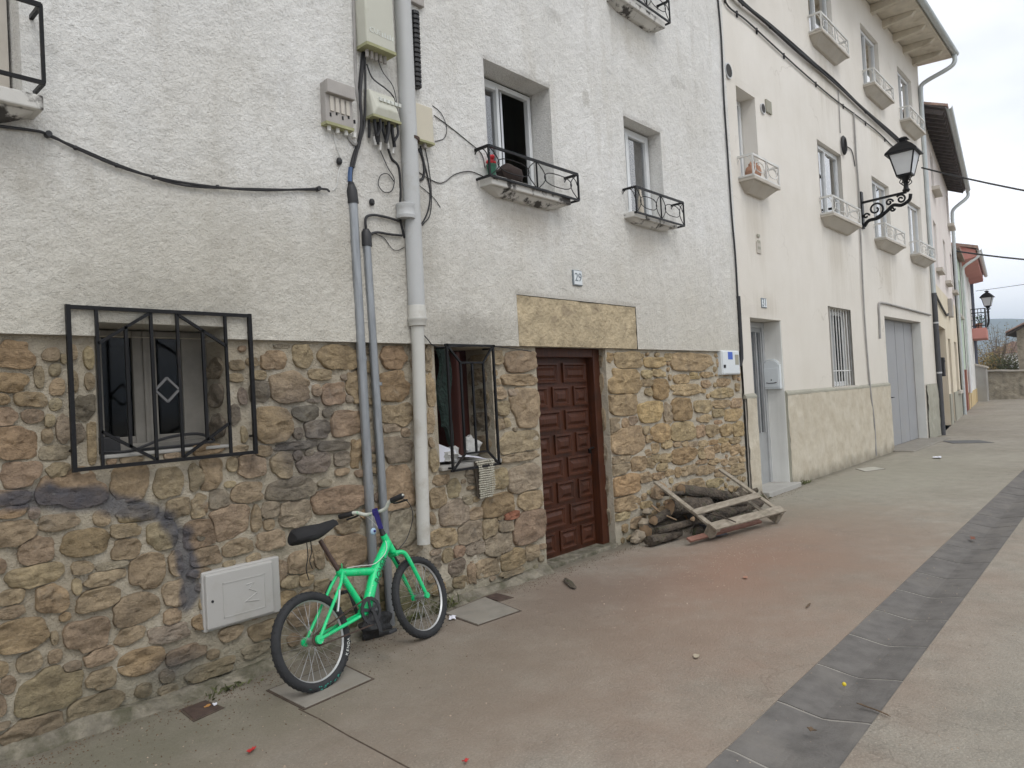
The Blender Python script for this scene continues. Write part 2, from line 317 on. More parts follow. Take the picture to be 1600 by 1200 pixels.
def mk_glass(name, tint=(.92, .95, .96), rough=.02, k1=2.6, k0=.06):
    m, t, b = newmat(name); t.nodes.remove(b); o = t.nodes['Material Output']
    tr = t.nodes.new('ShaderNodeBsdfTransparent'); tr.inputs[0].default_value = c4(tint); gl = t.nodes.new('ShaderNodeBsdfGlossy'); gl.inputs['Roughness'].default_value = rough
    fr = t.nodes.new('ShaderNodeFresnel'); fr.inputs['IOR'].default_value = 1.7; ms = t.nodes.new('ShaderNodeMixShader')
    k = mth(t, 'MINIMUM', mth(t, 'ADD', mth(t, 'MULTIPLY', fr.outputs[0], k1), k0), 1.0)
    t.links.new(k, ms.inputs[0]); t.links.new(tr.outputs[0], ms.inputs[1]); t.links.new(gl.outputs[0], ms.inputs[2]); t.links.new(ms.outputs[0], o.inputs[0]); return m
def mk_green():
    m, t, b = newmat('green_bike_paint')
    base = ramp(t, noise(t, 9, 4), [(.3, (.0, .50, .165)), (.7, (.005, .68, .24))])
    base = mix(t, ramp(t, noise(t, 16, 6, .7), [(.55, 0), (.75, .5)]), base, (.10, .33, .17))
    base = mix(t, ramp(t, noise(t, 45, 5, .75), [(.62, 0), (.66, 1)]), base, (.10, .14, .10)); base = mix(t, ramp(t, noise(t, 70, 3, .7), [(.64, 0), (.67, .8)]), base, (.45, .55, .47))
    t.links.new(base, b.inputs['Base Color']); b.inputs['Roughness'].default_value = .38; b.inputs['Coat Weight'].default_value = .15; return m
STUCCO = mk_stucco(); MORTAR = mk_mortar(); STONE = mk_stone(); CONCRETE = mk_concrete()
CREAM = mk_wall('cream_render', (.69, .655, .595), (.775, .745, .695), (.60, .565, .50), .25, lowcol=(.575, .535, .46), marks=[(10.15, 3.9, .5, .8), (13.8, 3.8, .9, 1.0), (17.1, 3.8, .9, .9), (20.0, 3.8, .9, .9), (13.8, 7.1, .8, .8), (17.0, 7.1, .8, .8), (20, 7.1, .8, .8), (13.9, 1.2, .8, .5), (10.4, 2.75, .6, .3), (21.2, 3, .3, 3)])
PINK = mk_wall('pink_render', (.70, .635, .60), (.77, .72, .68), (.58, .52, .48))
YELLOW = mk_wall('yellow_render', (.64, .56, .42), (.74, .67, .54), (.52, .46, .37))
WHITEW = mk_wall('white_render', (.72, .72, .70), (.82, .82, .80), (.5, .5, .48), .3)
GREENW = mk_wall('pale_green_render', (.46, .55, .44), (.56, .65, .52), (.4, .45, .38))
CORAL = mk_wall('coral_render', (.50, .23, .20), (.58, .28, .24), (.45, .2, .17), .3)
BRICKP = mk_wall('red_brown_paint', (.30, .13, .095), (.36, .165, .12), (.25, .08, .06), .3)
OCHRE = mk_wall('ochre_paint', (.58, .44, .24), (.66, .52, .3), (.45, .32, .18), .3)
GREYB = mk_wall('grey_plinth', (.30, .29, .24), (.40, .39, .32), (.22, .2, .17), .5)
DADO = mk_dado(); FOOT = M('footing_cement', (.20, .18, .14), .95, var=.5, scale=9, bmp=1, bscale=22, bdist=.03, dirt=(.085, .08, .05), dscale=6, dlo=.42, dhi=.62)
REVEAL = mk_wall('worn_white_plaster', (.60, .60, .57), (.74, .74, .71), (.42, .41, .38), .4)
GREYREV = mk_wall('grey_cement', (.30, .29, .27), (.42, .41, .38), (.22, .2, .18), .5)
LINTEL = M('lintel_sandstone', (.44, .365, .245), .92, var=.3, scale=7, bmp=1, bscale=30, bdist=.02, dirt=(.29, .235, .165), dscale=4, dlo=.55, spec=.2)
HOLESHADE = M('painted_hole_shade', (.05, .048, .045), .95, bmp=0)  # near-black colour painted for the shade inside the vents
IRON = M('black_iron', (.010, .010, .011), .42, .0, var=.3, bmp=.2, bscale=90, dirt=(.03, .022, .016), dlo=.62, spec=.22)
WHITEIRON = M('white_painted_iron', (.62, .62, .60), .5, bmp=.1, dirt=(.35, .3, .25), dlo=.6)
ALU = M('aluminium', (.55, .56, .57), .35, .6, var=.08, bmp=.05)
WHITEALU = M('white_aluminium', (.68, .70, .71), .4, var=.08, bmp=.05, dirt=(.45, .45, .43), dlo=.62)
GREYFR = M('old_grey_window_wood', (.20, .188, .165), .8, var=.25, bmp=.4, bscale=30, dirt=(.2, .18, .15))
GLASS = mk_glass('window_glass'); DGLASS = mk_glass('dusty_window_glass', (.30, .32, .33), .08, .35, 0)
SKYCURTAIN = M('sky_tinted_curtain', (.78, .81, .84), .9, var=.1, bmp=.1, stretch=(12, 12, .6))  # curtain colour brightened and blued to carry the sky reflection of the panes
DOORW = mk_wood('red_brown_door_wood', (.040, .0125, .006), (.080, .026, .011), .45, dirt=(.026, .014, .009))
REDFR = mk_wood('dark_red_frame_wood', (.032, .010, .008), (.055, .017, .012), .6)
OLDWOOD = mk_wood('weathered_pallet_wood', (.20, .17, .13), (.36, .32, .26), .85, scl=(2.5, 9, 9), dirt=(.13, .115, .08))
BARK = M('mossy_bark', (.092, .073, .055), .95, var=.65, scale=14, bmp=1, bscale=35, bdist=.04, dirt=(.055, .06, .028), dscale=7, dlo=.54, dhi=.66)
CUTWOOD = M('cut_log_end', (.30, .21, .13), .9, var=.3, scale=14)
BRICKWOOD = M('reddish_board', (.22, .11, .08), .85, var=.3, scale=8)
PVC = M('grey_pvc', (.46, .47, .47), .5, var=.07, scale=2, bmp=.08, bscale=30, dirt=(.34, .32, .28), dscale=4, dlo=.55, dhi=.8)
PVCW = M('lower_pipe_off_white', (.50, .495, .46), .5, var=.08, scale=2, bmp=.1, dirt=(.30, .26, .2), dscale=3.5, dlo=.52, dhi=.8)
GALV = M('galvanised_steel', (.30, .315, .33), .42, .65, var=.2, scale=7, bmp=.1, bscale=40, stretch=(6, 6, .7))
BLACKPL = M('black_plastic', (.018, .018, .02), .5, bmp=.1)
CABLE = M('black_cable', (.02, .02, .022), .6, bmp=0)
GREYCABLE = M('grey_cable', (.30, .29, .28), .6, bmp=0); WHITECABLE = M('white_cable', (.6, .6, .58), .5, bmp=0); BLUEPL = M('blue_plastic', (.05, .10, .22), .5, bmp=0)
BOXBEIGE = M('beige_enamel', (.50, .50, .43), .5, var=.08, scale=3, bmp=.05, dirt=(.40, .40, .32), dscale=6, dlo=.6)
BOXYEL = M('yellowed_beige_plastic', (.54, .50, .40), .5, var=.06, scale=3, bmp=.05, dirt=(.38, .36, .26), dlo=.6)
BOXGREY = M('greyed_wooden_box', (.37, .35, .33), .75, var=.15, scale=5, bmp=.3, dirt=(.25, .23, .21))
BOXDOOR = M('grey_meter_door', (.42, .41, .39), .45, var=.05, scale=2, bmp=.06, dirt=(.36, .34, .3), dlo=.58)
MOSSY = M('yellow_green_lichen', (.33, .33, .19), .95, var=.3)
SIGNW = M('enamel_white', (.66, .70, .72), .35, var=.05, bmp=0); SIGNG = M('sign_grey_ink', (.16, .19, .21), .5, bmp=0); WHITEINK = M('faded_white_lettering', (.60, .62, .58), .6, bmp=0); BLUEINK = M('blue_print', (.05, .12, .5), .5, bmp=0)
STICKER = M('pale_blue_sticker', (.62, .70, .76), .5, bmp=0)
SILLS = M('stained_sill_concrete', (.56, .55, .52), .9, var=.15, scale=5, bmp=.4, bscale=40, dirt=(.06, .055, .05), dscale=6, dlo=.52, dhi=.60)
SILLC = M('cream_sill_concrete', (.52, .485, .43), .9, var=.12, scale=4, bmp=.2, bscale=40, dirt=(.40, .36, .30), dscale=2, dlo=.5)
SLAB = M('grey_channel_slab', (.145, .137, .129), .92, spec=.15, var=.22, scale=9, bmp=.6, bscale=70, bdist=.006, dirt=(.20, .186, .168), dscale=1.8, dlo=.5, dhi=.75)
JOINT = M('channel_joint_mortar', (.29, .272, .245), .9, dirt=(.24, .225, .2), dscale=5)
LID = M('concrete_lid', (.24, .222, .19), .9, var=.2, scale=8, bmp=.5, bscale=70, dirt=(.20, .175, .14), dscale=4)
DIRT = M('packed_dirt', (.075, .055, .04), .95, var=.4, scale=20, bmp=.6)
RUST = M('rusty_cast_iron', (.075, .05, .04), .8, .2, var=.4, scale=20, bmp=.5)
RUBBER = M('black_rubber', (.02, .021, .023), .8, var=.3, scale=20, bmp=.25, bscale=120, dirt=(.05, .05, .048), dlo=.6)
RIM = M('brushed_rim', (.52, .53, .53), .4, .5, var=.1, bmp=.05); CHROME = M('dull_chrome', (.5, .5, .5), .3, .9, bmp=0); SADDLE = M('black_saddle_cloth', (.012, .012, .013), .85, bmp=.3)
GREEN = mk_green(); POST = M('rusty_seatpost', (.09, .06, .05), .5, .5, var=.4, scale=25); BARPAINT = M('chipped_white_bar', (.52, .54, .48), .5, var=.2, scale=30, dirt=(.05, .5, .2), dscale=14, dlo=.6, dhi=.66)
STRAP = M('blue_strap', (.025, .02, .16), .8, bmp=.2); TOYB = M('pale_blue_charm', (.35, .5, .65), .4, bmp=0)
TILE = M('roof_tile', (.30, .20, .16), .9, var=.4, scale=7, bmp=.4, dirt=(.26, .25, .22), dscale=5, dlo=.5); EAVEW = M('dark_eave_wood', (.10, .085, .08), .85, var=.35, scale=8); SOFFIT = M('weathered_concrete_soffit', (.60, .55, .46), .9, var=.15, scale=4, dirt=(.38, .31, .23), dscale=3, dlo=.55)
ZINC = M('zinc_gutter', (.50, .54, .55), .45, .3, var=.1, bmp=.05); FROST = M('frosted_lamp_glass', (.62, .64, .66), .35, var=.04, bmp=0)
TERRA = M('terracotta_pot', (.42, .235, .16), .85); REDP = M('red_petals', (.55, .02, .03), .6, bmp=0); LEAFG = M('green_leaf', (.05, .13, .03), .6, bmp=0); GREENPL = M('green_plastic_pot', (.02, .12, .07), .5, bmp=0)
PAPER = M('white_paper', (.70, .71, .78), .8, var=.06, bmp=.1); CLOTHW = M('grey_white_cloth', (.48, .48, .46), .9, var=.25, scale=12, bmp=.6, bscale=30, bdist=.02); DKGREEN = M('dark_green_net', (.008, .020, .015), .95, var=.6, scale=30, bmp=1, bscale=45, bdist=.02)
RUG = M('woven_rug_yarn', (.40, .38, .31), .95, var=.3, scale=60); RUGD = M('dark_rug_yarn', (.12, .10, .08), .95)
OLDSTONEW = M('far_rubble_wall', (.36, .32, .25), .95, var=.5, scale=4, bmp=.8, bscale=12, bdist=.05, dirt=(.24, .21, .16), dscale=2)

# ================================================================== GROUND
CH0, CHK, CHW = -2.761, .0111, .445      # channel: near-wall edge y at x=0, slope, width
def chy(x): return CH0+CHK*x
def build_ground():
    mb = MB(); XA, XB, BIG = -6.0, 42.0, 2600.0
    q = lambda *p: mb.add(p, [tuple(range(len(p)))])
    q((XA, chy(XA), 0), (XB, chy(XB), 0), (XB, BIG, 0), (XA, BIG, 0))
    q((XA, -BIG, 0), (XB, -BIG, 0), (XB, chy(XB)-CHW, 0), (XA, chy(XA)-CHW, 0))
    q((-BIG, -BIG, 0), (XA, -BIG, 0), (XA, BIG, 0), (-BIG, BIG, 0))
    q((XB, -BIG, 0), (BIG, -BIG, 0), (BIG, BIG, 0), (XB, BIG, 0))
    # side lips into the channel
    for e in (0, -CHW): q((XA, chy(XA)+e, 0), (XB, chy(XB)+e, 0), (XB, chy(XB)+e, -.09), (XA, chy(XA)+e, -.09))
    g = mb.build('ground', CONCRETE, fix=False); tag(g, kind='structure')
    mb = MB(); XC = 42.0
    prof = [(0, -.002), (.10, -.006), (.25, -.018), (.42, -.031), (.5, -.034), (.58, -.031), (.75, -.018), (.90, -.006), (1, -.002)]
    mb.loft([[Vector((xx, chy(xx)-.002-(CHW-.004)*f, h-.0025)) for f, h in prof] for xx in (XA, XC)], cap=False, closed=False)
    base = mb.build('drain_channel', JOINT, fix=False); tag(base, kind='structure')
    x = -1.2; rest = MB(); k = 0
    while x < 41.5:
        ln = .593; tgt = MB() if x < 24 else rest
        jz = random.uniform(-.0008, .0015); tl = random.uniform(-.0006, .0006); j = .008
        rings = []
        for xx, dz in ((x+j, -.05), (x+j+.001, tl), (x+ln-j-.001, -tl), (x+ln-j, -.05)):
            rings.append([Vector((xx+random.uniform(-.003, .003), chy(xx)-.003-(CHW-.006)*f, h+jz+dz)) for f, h in prof])
        tgt.loft(rings, cap=False, closed=False)
        if x < 24: tgt.build('slab', SLAB, base)
        x += ln; k += 1
    o = rest.build('slab_run', SLAB, base); tag(o, kind='stuff')
build_ground()

# ================================================================== WALL GRIDS
def wall_grid(fa, u0, u1, z0, z1, su, sz, holes, o=0., disp=None, fall=.05, lip=None):
    """rectangular wall with openings (u0,u1,z0,z1,depth); returns verts, faces"""
    us = set(np.round(np.linspace(u0, u1, max(2, int(round((u1-u0)/su))+1)), 4)); zs = set(np.round(np.linspace(z0, z1, max(2, int(round((z1-z0)/sz))+1)), 4))
    def snap(S, v, st):
        if v <= min(S)+1e-6 or v >= max(S)-1e-6: return
        for x in [x for x in S if abs(x-v) < st*.45 and min(S) < x < max(S)]: S.discard(x)
        S.add(round(v, 4))
    for h in holes: snap(us, h[0], su); snap(us, h[1], su); snap(zs, h[2], sz); snap(zs, h[3], sz)
    us = np.array(sorted(us)); zs = np.array(sorted(zs)); U, Z = np.meshgrid(us, zs, indexing='ij')
    D = disp(U, Z) if disp else np.zeros_like(U)
    for h in holes:
        du = np.maximum(np.maximum(h[0]-U, U-h[1]), 0); dz = np.maximum(np.maximum(h[2]-Z, Z-h[3]), 0); d = np.sqrt(du*du+dz*dz)
        D = D*np.clip(d/fall, 0, 1)
    O = o+D; nu, nz_ = U.shape
    d3, n3, o3 = np.array(fa.d), np.array(fa.n), np.array(fa.O)
    V = o3+U[..., None]*d3+O[..., None]*n3; V[..., 2] = Z; V = V.reshape(-1, 3)
    idx = np.arange(nu*nz_).reshape(nu, nz_); A, B, C, Dd = idx[:-1, :-1], idx[1:, :-1], idx[1:, 1:], idx[:-1, 1:]
    cu = (U[:-1, :-1]+U[1:, 1:])/2; cz = (Z[:-1, :-1]+Z[1:, 1:])/2; keep = np.ones(cu.shape, bool)
    for h in holes: keep &= ~((cu > h[0]) & (cu < h[1]) & (cz > h[2]) & (cz < h[3]))
    Fq = np.stack([A[keep], B[keep], C[keep], Dd[keep]], 1)
    ev = []; ef = []
    def quad(*p):
        b = len(V)+len(ev); ev.extend([np.array(x) for x in p]); ef.append((b, b+1, b+2, b+3))
    for h in holes:
        a, b, c, d, dep = h; c2, d2 = max(c, z0), min(d, z1)
        if dep <= 0 or c2 >= d2: continue
        if a > u0: quad(fa.pt(a, c2, o), fa.pt(a, c2, -dep), fa.pt(a, d2, -dep), fa.pt(a, d2, o))
        if b < u1: quad(fa.pt(b, c2, -dep), fa.pt(b, c2, o), fa.pt(b, d2, o), fa.pt(b, d2, -dep))
        if d < z1-1e-4: quad(fa.pt(a, d, o), fa.pt(a, d, -dep), fa.pt(b, d, -dep), fa.pt(b, d, o))
        if c > z0+1e-4: quad(fa.pt(a, c, -dep), fa.pt(a, c, o), fa.pt(b, c, o), fa.pt(b, c, -dep))
    if lip is not None: quad(fa.pt(u0, z0, lip), fa.pt(u1, z0, lip), fa.pt(u1, z0, o), fa.pt(u0, z0, o))
    V = np.concatenate([V, np.array(ev)]) if ev else V
    return V, Fq.tolist()+ef
def shell(root, fa, u0, u1, top, depth, m=None):
    mb = MB(); mb.fbox(fa, u0, u1, -.3, top, -depth, -depth+.2)
    mb.fbox(fa, u0, u0+.12, -.3, top, -depth, -.36); mb.fbox(fa, u1-.12, u1, -.3, top, -depth, -.36); mb.fbox(fa, u0, u1, top, top+.15, -depth, 0)
    return mb.build('rear_walls', m or GREYB, root)

# ================================================================== HOUSE WITH STONE BASE
PL, PR, ZP = -1.2, 9.46, 2.045
HL = (1.38, 2.11, 1.40, 2.12, .30); HS = (3.82, 4.47, 1.08, 2.03, .34); HD = (5.07, 6.20, 0.0, 2.05, .24)
H1 = (4.54, 5.46, 3.47, 4.55, .22); H2 = (6.76, 7.56, 3.55, 4.62, .22); H3 = (6.72, 7.52, 5.90, 7.0, .22); H0 = (.20, 1.09, 3.22, 4.4, .22); HLI = (4.81, 6.79, 2.0, 2.51, 0)
house = thing('stone_house', 'white stuccoed house with rubble stone base and brown panelled door', 'house', (4, 0, 0))
def stucco_d(U, Z):
    return .008*vn(U*2.3, Z*2.3, 1)+.004*vn(U*17, Z*17, 2)+.007*np.maximum(0, vn(U*41, Z*41, 3)-.3)+.004*vn(U*63, Z*63, 4)
V, Fq = wall_grid(F, PL, PR, ZP, 7.2, .0155, .0155, [HL, H1, H2, H3, H0, HLI], .032, stucco_d, .035, lip=-.02)
stucco = np_mesh('stucco_wall', V, Fq, STUCCO, house)
V, Fq = wall_grid(F, PL, PR, 7.2, 9.3, .3, .3, [], .04); np_mesh('upper_wall', V, Fq, STUCCO, house)
mb = MB(); mb.fbox(F, PL-.1, PR, 9.3, 9.42, -4, .4); mb.build('eave', SOFFIT, house)
mb = MB()
for (h, o0) in ((H1, .03), (H2, .03), (H3, .03), (H0, .03)): pass
shell(house, F, PL, PR, 9.3, 6)
# lintel
V, Fq = wall_grid(F, 4.815, 6.785, 2.05, 2.505, .02, .02, [], .012, lambda U, Z: .016*vn(U*5, Z*5, 11)+.008*vn(U*18, Z*18, 12)+.005*vn(U*40, Z*40, 13)); 
LV = V.copy(); mbl = MB(); mbl.add([tuple(p) for p in LV], [tuple(f) for f in Fq]); mbl.fbox(F, 4.815, 6.785, 2.05, 2.505, -.24, .01); mbl.build('lintel', LINTEL, house, fix=False)

# ---- stones: traced boxes (5x zoom boxes of the survey photo), letter = stone colour
TR = {
(0, 520): "-60,50,270,280b -60,305,240,465b -60,470,85,565b 120,455,375,580b -60,575,150,730r 170,590,360,715t -80,720,310,1000b 10,1000,330,1215r 340,105,480,230t 480,160,530,240o 270,255,355,430o 385,245,485,340o 390,345,510,500t 385,505,490,615o 350,630,440,740o 330,740,420,870o 440,640,560,870g 310,875,560,1000g 360,1010,560,1160o 545,90,610,210t 575,290,615,470t 660,90,740,290o 665,310,745,445o 575,480,755,690d 580,700,670,870d 690,690,760,1045y 840,985,920,1035r 940,955,1130,1025t 1280,935,1420,980t",
(0, 740): "-60,125,240,260s -60,250,235,345b 220,255,320,355g 290,-60,845,285s 860,-70,1180,225s 1205,-60,1430,200t 1480,-100,1640,135t -60,365,280,580t 310,310,625,450t 725,280,875,415t 905,240,1245,380y 1300,190,1500,345t 1510,200,1640,330t 870,390,1105,500t 480,430,860,650b 1150,370,1390,600t 140,485,440,710t 870,510,1110,680t 1430,360,1700,600s 1325,600,1440,805t 1010,625,1300,915t -60,665,60,790r 560,680,745,790t 760,685,1020,750g 50,715,510,890t 675,760,985,880t 570,820,640,960o 285,850,540,1110b 600,890,955,1070t 0,895,210,1030t 890,930,1250,1190t 1280,830,1465,1055t -20,1030,205,1140t 1280,1050,1430,1180t -60,1145,390,1395b",
(0, 960): "500,35,870,310r 900,100,1140,240t 400,135,465,240o 660,265,915,395t 380,275,500,390t 135,300,340,445o -60,370,75,500y 480,370,650,460g 930,270,1290,480b 1170,80,1480,225g 1310,245,1620,370r 120,420,660,780o 680,425,915,600t 0,480,140,640t -60,620,60,800o 520,620,975,860t 1060,540,1200,660t 1460,380,1840,500t 0,790,520,1070t -60,850,100,910g",
(300, 520): "430,190,540,260t 545,130,735,290y 790,90,945,270y 1000,90,1310,290b 370,100,430,150t 650,90,780,120g 465,290,595,370t 620,300,930,550t 920,280,1090,370o 460,380,615,540d 945,400,1015,500t 905,515,1015,545g 1030,380,1190,570r 1215,300,1330,540y 1210,480,1265,550g 1170,320,1220,370g 500,570,780,870b 800,570,1010,690d 1030,585,1110,660d 800,740,880,830d 890,680,1095,830d 1100,600,1335,810r 660,850,990,910d 1000,840,1240,920d 890,910,960,970g 500,880,630,970b 360,950,585,1130t 635,930,790,1140t 830,940,1100,1090d 800,920,870,1000d 1120,930,1240,1040d 1250,830,1360,1070b 280,970,370,1090t 30,870,250,950b 1280,1070,1350,1130r 370,430,440,560d 310,560,380,720d 300,210,420,290t 390,730,440,860o",
(300, 740): "10,-120,250,130t 310,70,550,230t 140,120,300,285g 0,160,130,340t 150,235,450,520t 255,60,350,110t 600,40,970,210d 470,260,545,445t 550,215,690,350g 560,350,650,440t 690,210,945,430g 950,100,1370,310r 0,370,150,580d 240,510,480,640t 510,450,735,590t 0,570,240,720t 770,440,850,540d 1120,350,1330,480t 1050,470,1370,730y 760,600,1000,780t 640,680,750,850t 940,560,1040,740t 850,780,960,880t 700,800,840,900t 960,830,1100,960t 760,1040,1000,1180t 1100,900,1310,1090t 1130,1110,1300,1230o 900,1200,1130,1330o",
(580, 520): "80,105,285,285b 60,295,295,545b 90,550,330,740t 100,700,235,775g 240,740,310,820t 85,810,330,1020g 430,110,485,300t 440,310,505,575y 440,585,500,780t 455,815,505,900y 460,910,530,1090t 105,1025,340,1390y 1045,140,1305,310r 1030,320,1300,415y 1085,435,1160,500g 1095,425,1325,740t 985,530,1080,650t 960,130,1035,245t 980,670,1050,760t 1040,660,1095,740t 1000,760,1320,950t 1030,930,1320,1000t 1115,735,1160,770g 975,420,1060,520t",
(580, 720): "1075,30,1335,250g 460,210,605,370y 605,140,705,290t 490,110,620,190t 720,270,800,350g 930,60,1070,230y 870,260,1125,440b 1155,225,1350,395y 770,360,870,470t 540,300,780,515g 465,390,510,500t 1050,395,1180,460R 995,430,1050,465r 470,520,680,675y 680,460,890,650g 870,450,1000,610o 1005,465,1120,560g 1110,375,1370,650r 890,560,1110,750g 645,660,740,750r 740,630,890,740g 470,690,560,740g 560,690,650,790o 420,750,570,850d 610,770,740,900d 650,900,770,1000o 765,790,830,960r 800,760,1020,910t 1010,690,1215,850b 1215,650,1310,780t 1010,850,1200,900t 130,370,350,690g 230,660,400,740g",
(900, 530): "310,95,510,235y 250,225,510,440y 240,420,490,600y 230,610,350,740g 365,615,420,695t 425,600,490,670g 270,685,545,910t 290,905,440,970g 440,915,560,1035t 255,975,435,1060g 270,1060,510,1220b 500,1040,600,1120t 540,140,705,220y 520,240,600,310t 605,230,705,295y 705,110,760,170t 745,110,1070,245t 770,275,890,345y 890,260,985,310y 985,255,1080,300y 755,350,980,440y 600,310,735,470b 520,310,600,370t 545,380,610,440t 490,480,680,650Y 690,500,755,660g 750,460,920,635b 930,475,1070,580t 990,320,1060,380t 1060,380,1240,460y 1110,305,1210,370t 1070,475,1210,540t 1215,460,1300,540t 1070,540,1170,610o 1170,540,1305,640y 970,590,1070,650t 1090,630,1150,665r 595,655,740,810Y 750,645,940,795t 945,670,1015,770t 1020,665,1120,765t 1125,665,1230,760b 1235,640,1315,760y 530,680,590,750t 555,750,600,810t 680,790,760,855y 600,810,660,890t 550,860,605,915t 775,800,830,840t 835,800,880,840t 885,800,960,845g 965,790,1040,840t 1045,785,1110,825b 1115,770,1190,810y 1210,765,1295,815t 760,845,945,975b 960,840,1010,940t 1010,840,1090,935t 1085,820,1130,890b 1140,805,1215,880y 1220,820,1285,905t 1290,840,1325,910t 670,890,755,965t 600,900,665,970t 560,925,630,1005t 640,970,720,1030t 945,940,1030,975t 1040,935,1130,985t 1140,935,1190,985t 1195,920,1275,980t 1280,910,1325,960t 830,985,960,1060t 960,980,1085,1060t 1095,1000,1220,1070t 1220,970,1325,1060t 780,1000,825,1080b 610,1040,700,1100t 700,1020,770,1070t 270,1225,510,1360t 585,1315,750,1450t 435,1390,555,1480t 285,1345,435,1420t 765,1120,870,1195t 600,1120,700,1250t 720,1210,860,1320g 880,1090,1010,1180t 1030,1090,1150,1160t",
}
PAL = dict(t=(.335, .272, .192), b=(.315, .24, .155), y=(.36, .29, .195), Y=(.37, .285, .18), g=(.30, .258, .20), r=(.315, .24, .178), R=(.27, .125, .085), d=(.215, .188, .155), o=(.32, .268, .185), s=(.32, .25, .172))
SPRAY = [F.un(*p) for p in [(-420, 800), (-40, 783), (60, 775), (150, 779), (215, 793), (252, 805), (284, 842), (294, 890), (297, 940)]]
def soot(U, Z):
    U = np.asarray(U, float); Z = np.asarray(Z, float); d = np.full(U.shape, 9.)
    for a, b in zip(SPRAY[:-1], SPRAY[1:]):
        ax, az = a; bx, bz = b; L2 = (bx-ax)**2+(bz-az)**2; t = np.clip(((U-ax)*(bx-ax)+(Z-az)*(bz-az))/L2, 0, 1)
        d = np.minimum(d, np.hypot(U-ax-t*(bx-ax), Z-az-t*(bz-az)))
    nn = vn(U*14, Z*14, 21)
    s = np.clip((.05+.05*nn-d)/.035, 0, 1)*.9*(.8+.2*vn(U*30, Z*30, 22))
    b = np.clip(1-np.hypot((U-1.72)/.22, (Z-.16)/.14), 0, 1)*.7
    g = np.clip(1.15-np.hypot((U-2.55)/.42, (Z-1.45)/.42), 0, 1)*.38*(.4+.9*vn(U*6, Z*6, 23))
    return np.clip(np.maximum(np.maximum(s, b), g), 0, .9)
boxes = []
for (ox, oy), txt in TR.items():
    for e in txt.split():
        c = e[-1]; x0, y0, x1, y1 = [float(v)/5 for v in e[:-1].split(',')]
        x0 += ox; x1 += ox; y0 += oy; y1 += oy; cx, cy = (x0+x1)/2, (y0+y1)/2
        uL = F.un(x0, cy, .02)[0]; uR = F.un(x1, cy, .02)[0]; zT = F.un(cx, y0, .02)[1]; zB = F.un(cx, y1, .02)[1]
        kx = 1.035 if ox == 0 else 1.08; boxes.append([(uL+uR)/2, (zT+zB)/2, (uR-uL)/2*kx+.002, (zT-zB)/2*kx+.002, c])
SH = (HL, HS, HD)
def clash(u, z, a, b, k=.92):
    for h in SH:
        if u+a > h[0]-.0 and u-a < h[1] and z+b > h[2] and z-b < h[3]: return True
    for q in boxes:
        if abs(u-q[0]) < (a+q[2])*k and abs(z-q[1]) < (b+q[3])*k: return True
    return z-b < .0 or z+b > 2.04 or u+a > 9.44
for (sz, tries) in ((.14, 900), (.11, 1200), (.085, 1500), (.06, 1800), (.045, 1800)):
    for _ in range(tries):
        u = rng.uniform(PL, .95); z = rng.uniform(.03, 2.02); a = sz*rng.uniform(.85, 1.5); b = sz*rng.uniform(.6, .95)
        if not clash(u, z, a, b, .86): boxes.append([u, z, a, b, rng.choice(list('tttbgyt'))])
for (sz, tries) in ((.15, 500), (.11, 900), (.075, 2500), (.05, 4000), (.033, 1800)):
    for _ in range(tries):
        u = rng.uniform(PL, 9.4); z = rng.uniform(.03, 2.02)
        if sz > .08 and u > .9: u = rng.uniform(PL, .9)
        a = sz*rng.uniform(.8, 1.5); b = sz*rng.uniform(.55, .95)
        if not clash(u, z, a, b): boxes.append([u, z, a, b, rng.choice(list('tttbgt') if u < 6 else list('tttybt'))])
boxes = np.array([(b[0], b[1], max(b[2], .012), max(b[3], .012)) for b in boxes]), [b[4] for b in boxes]
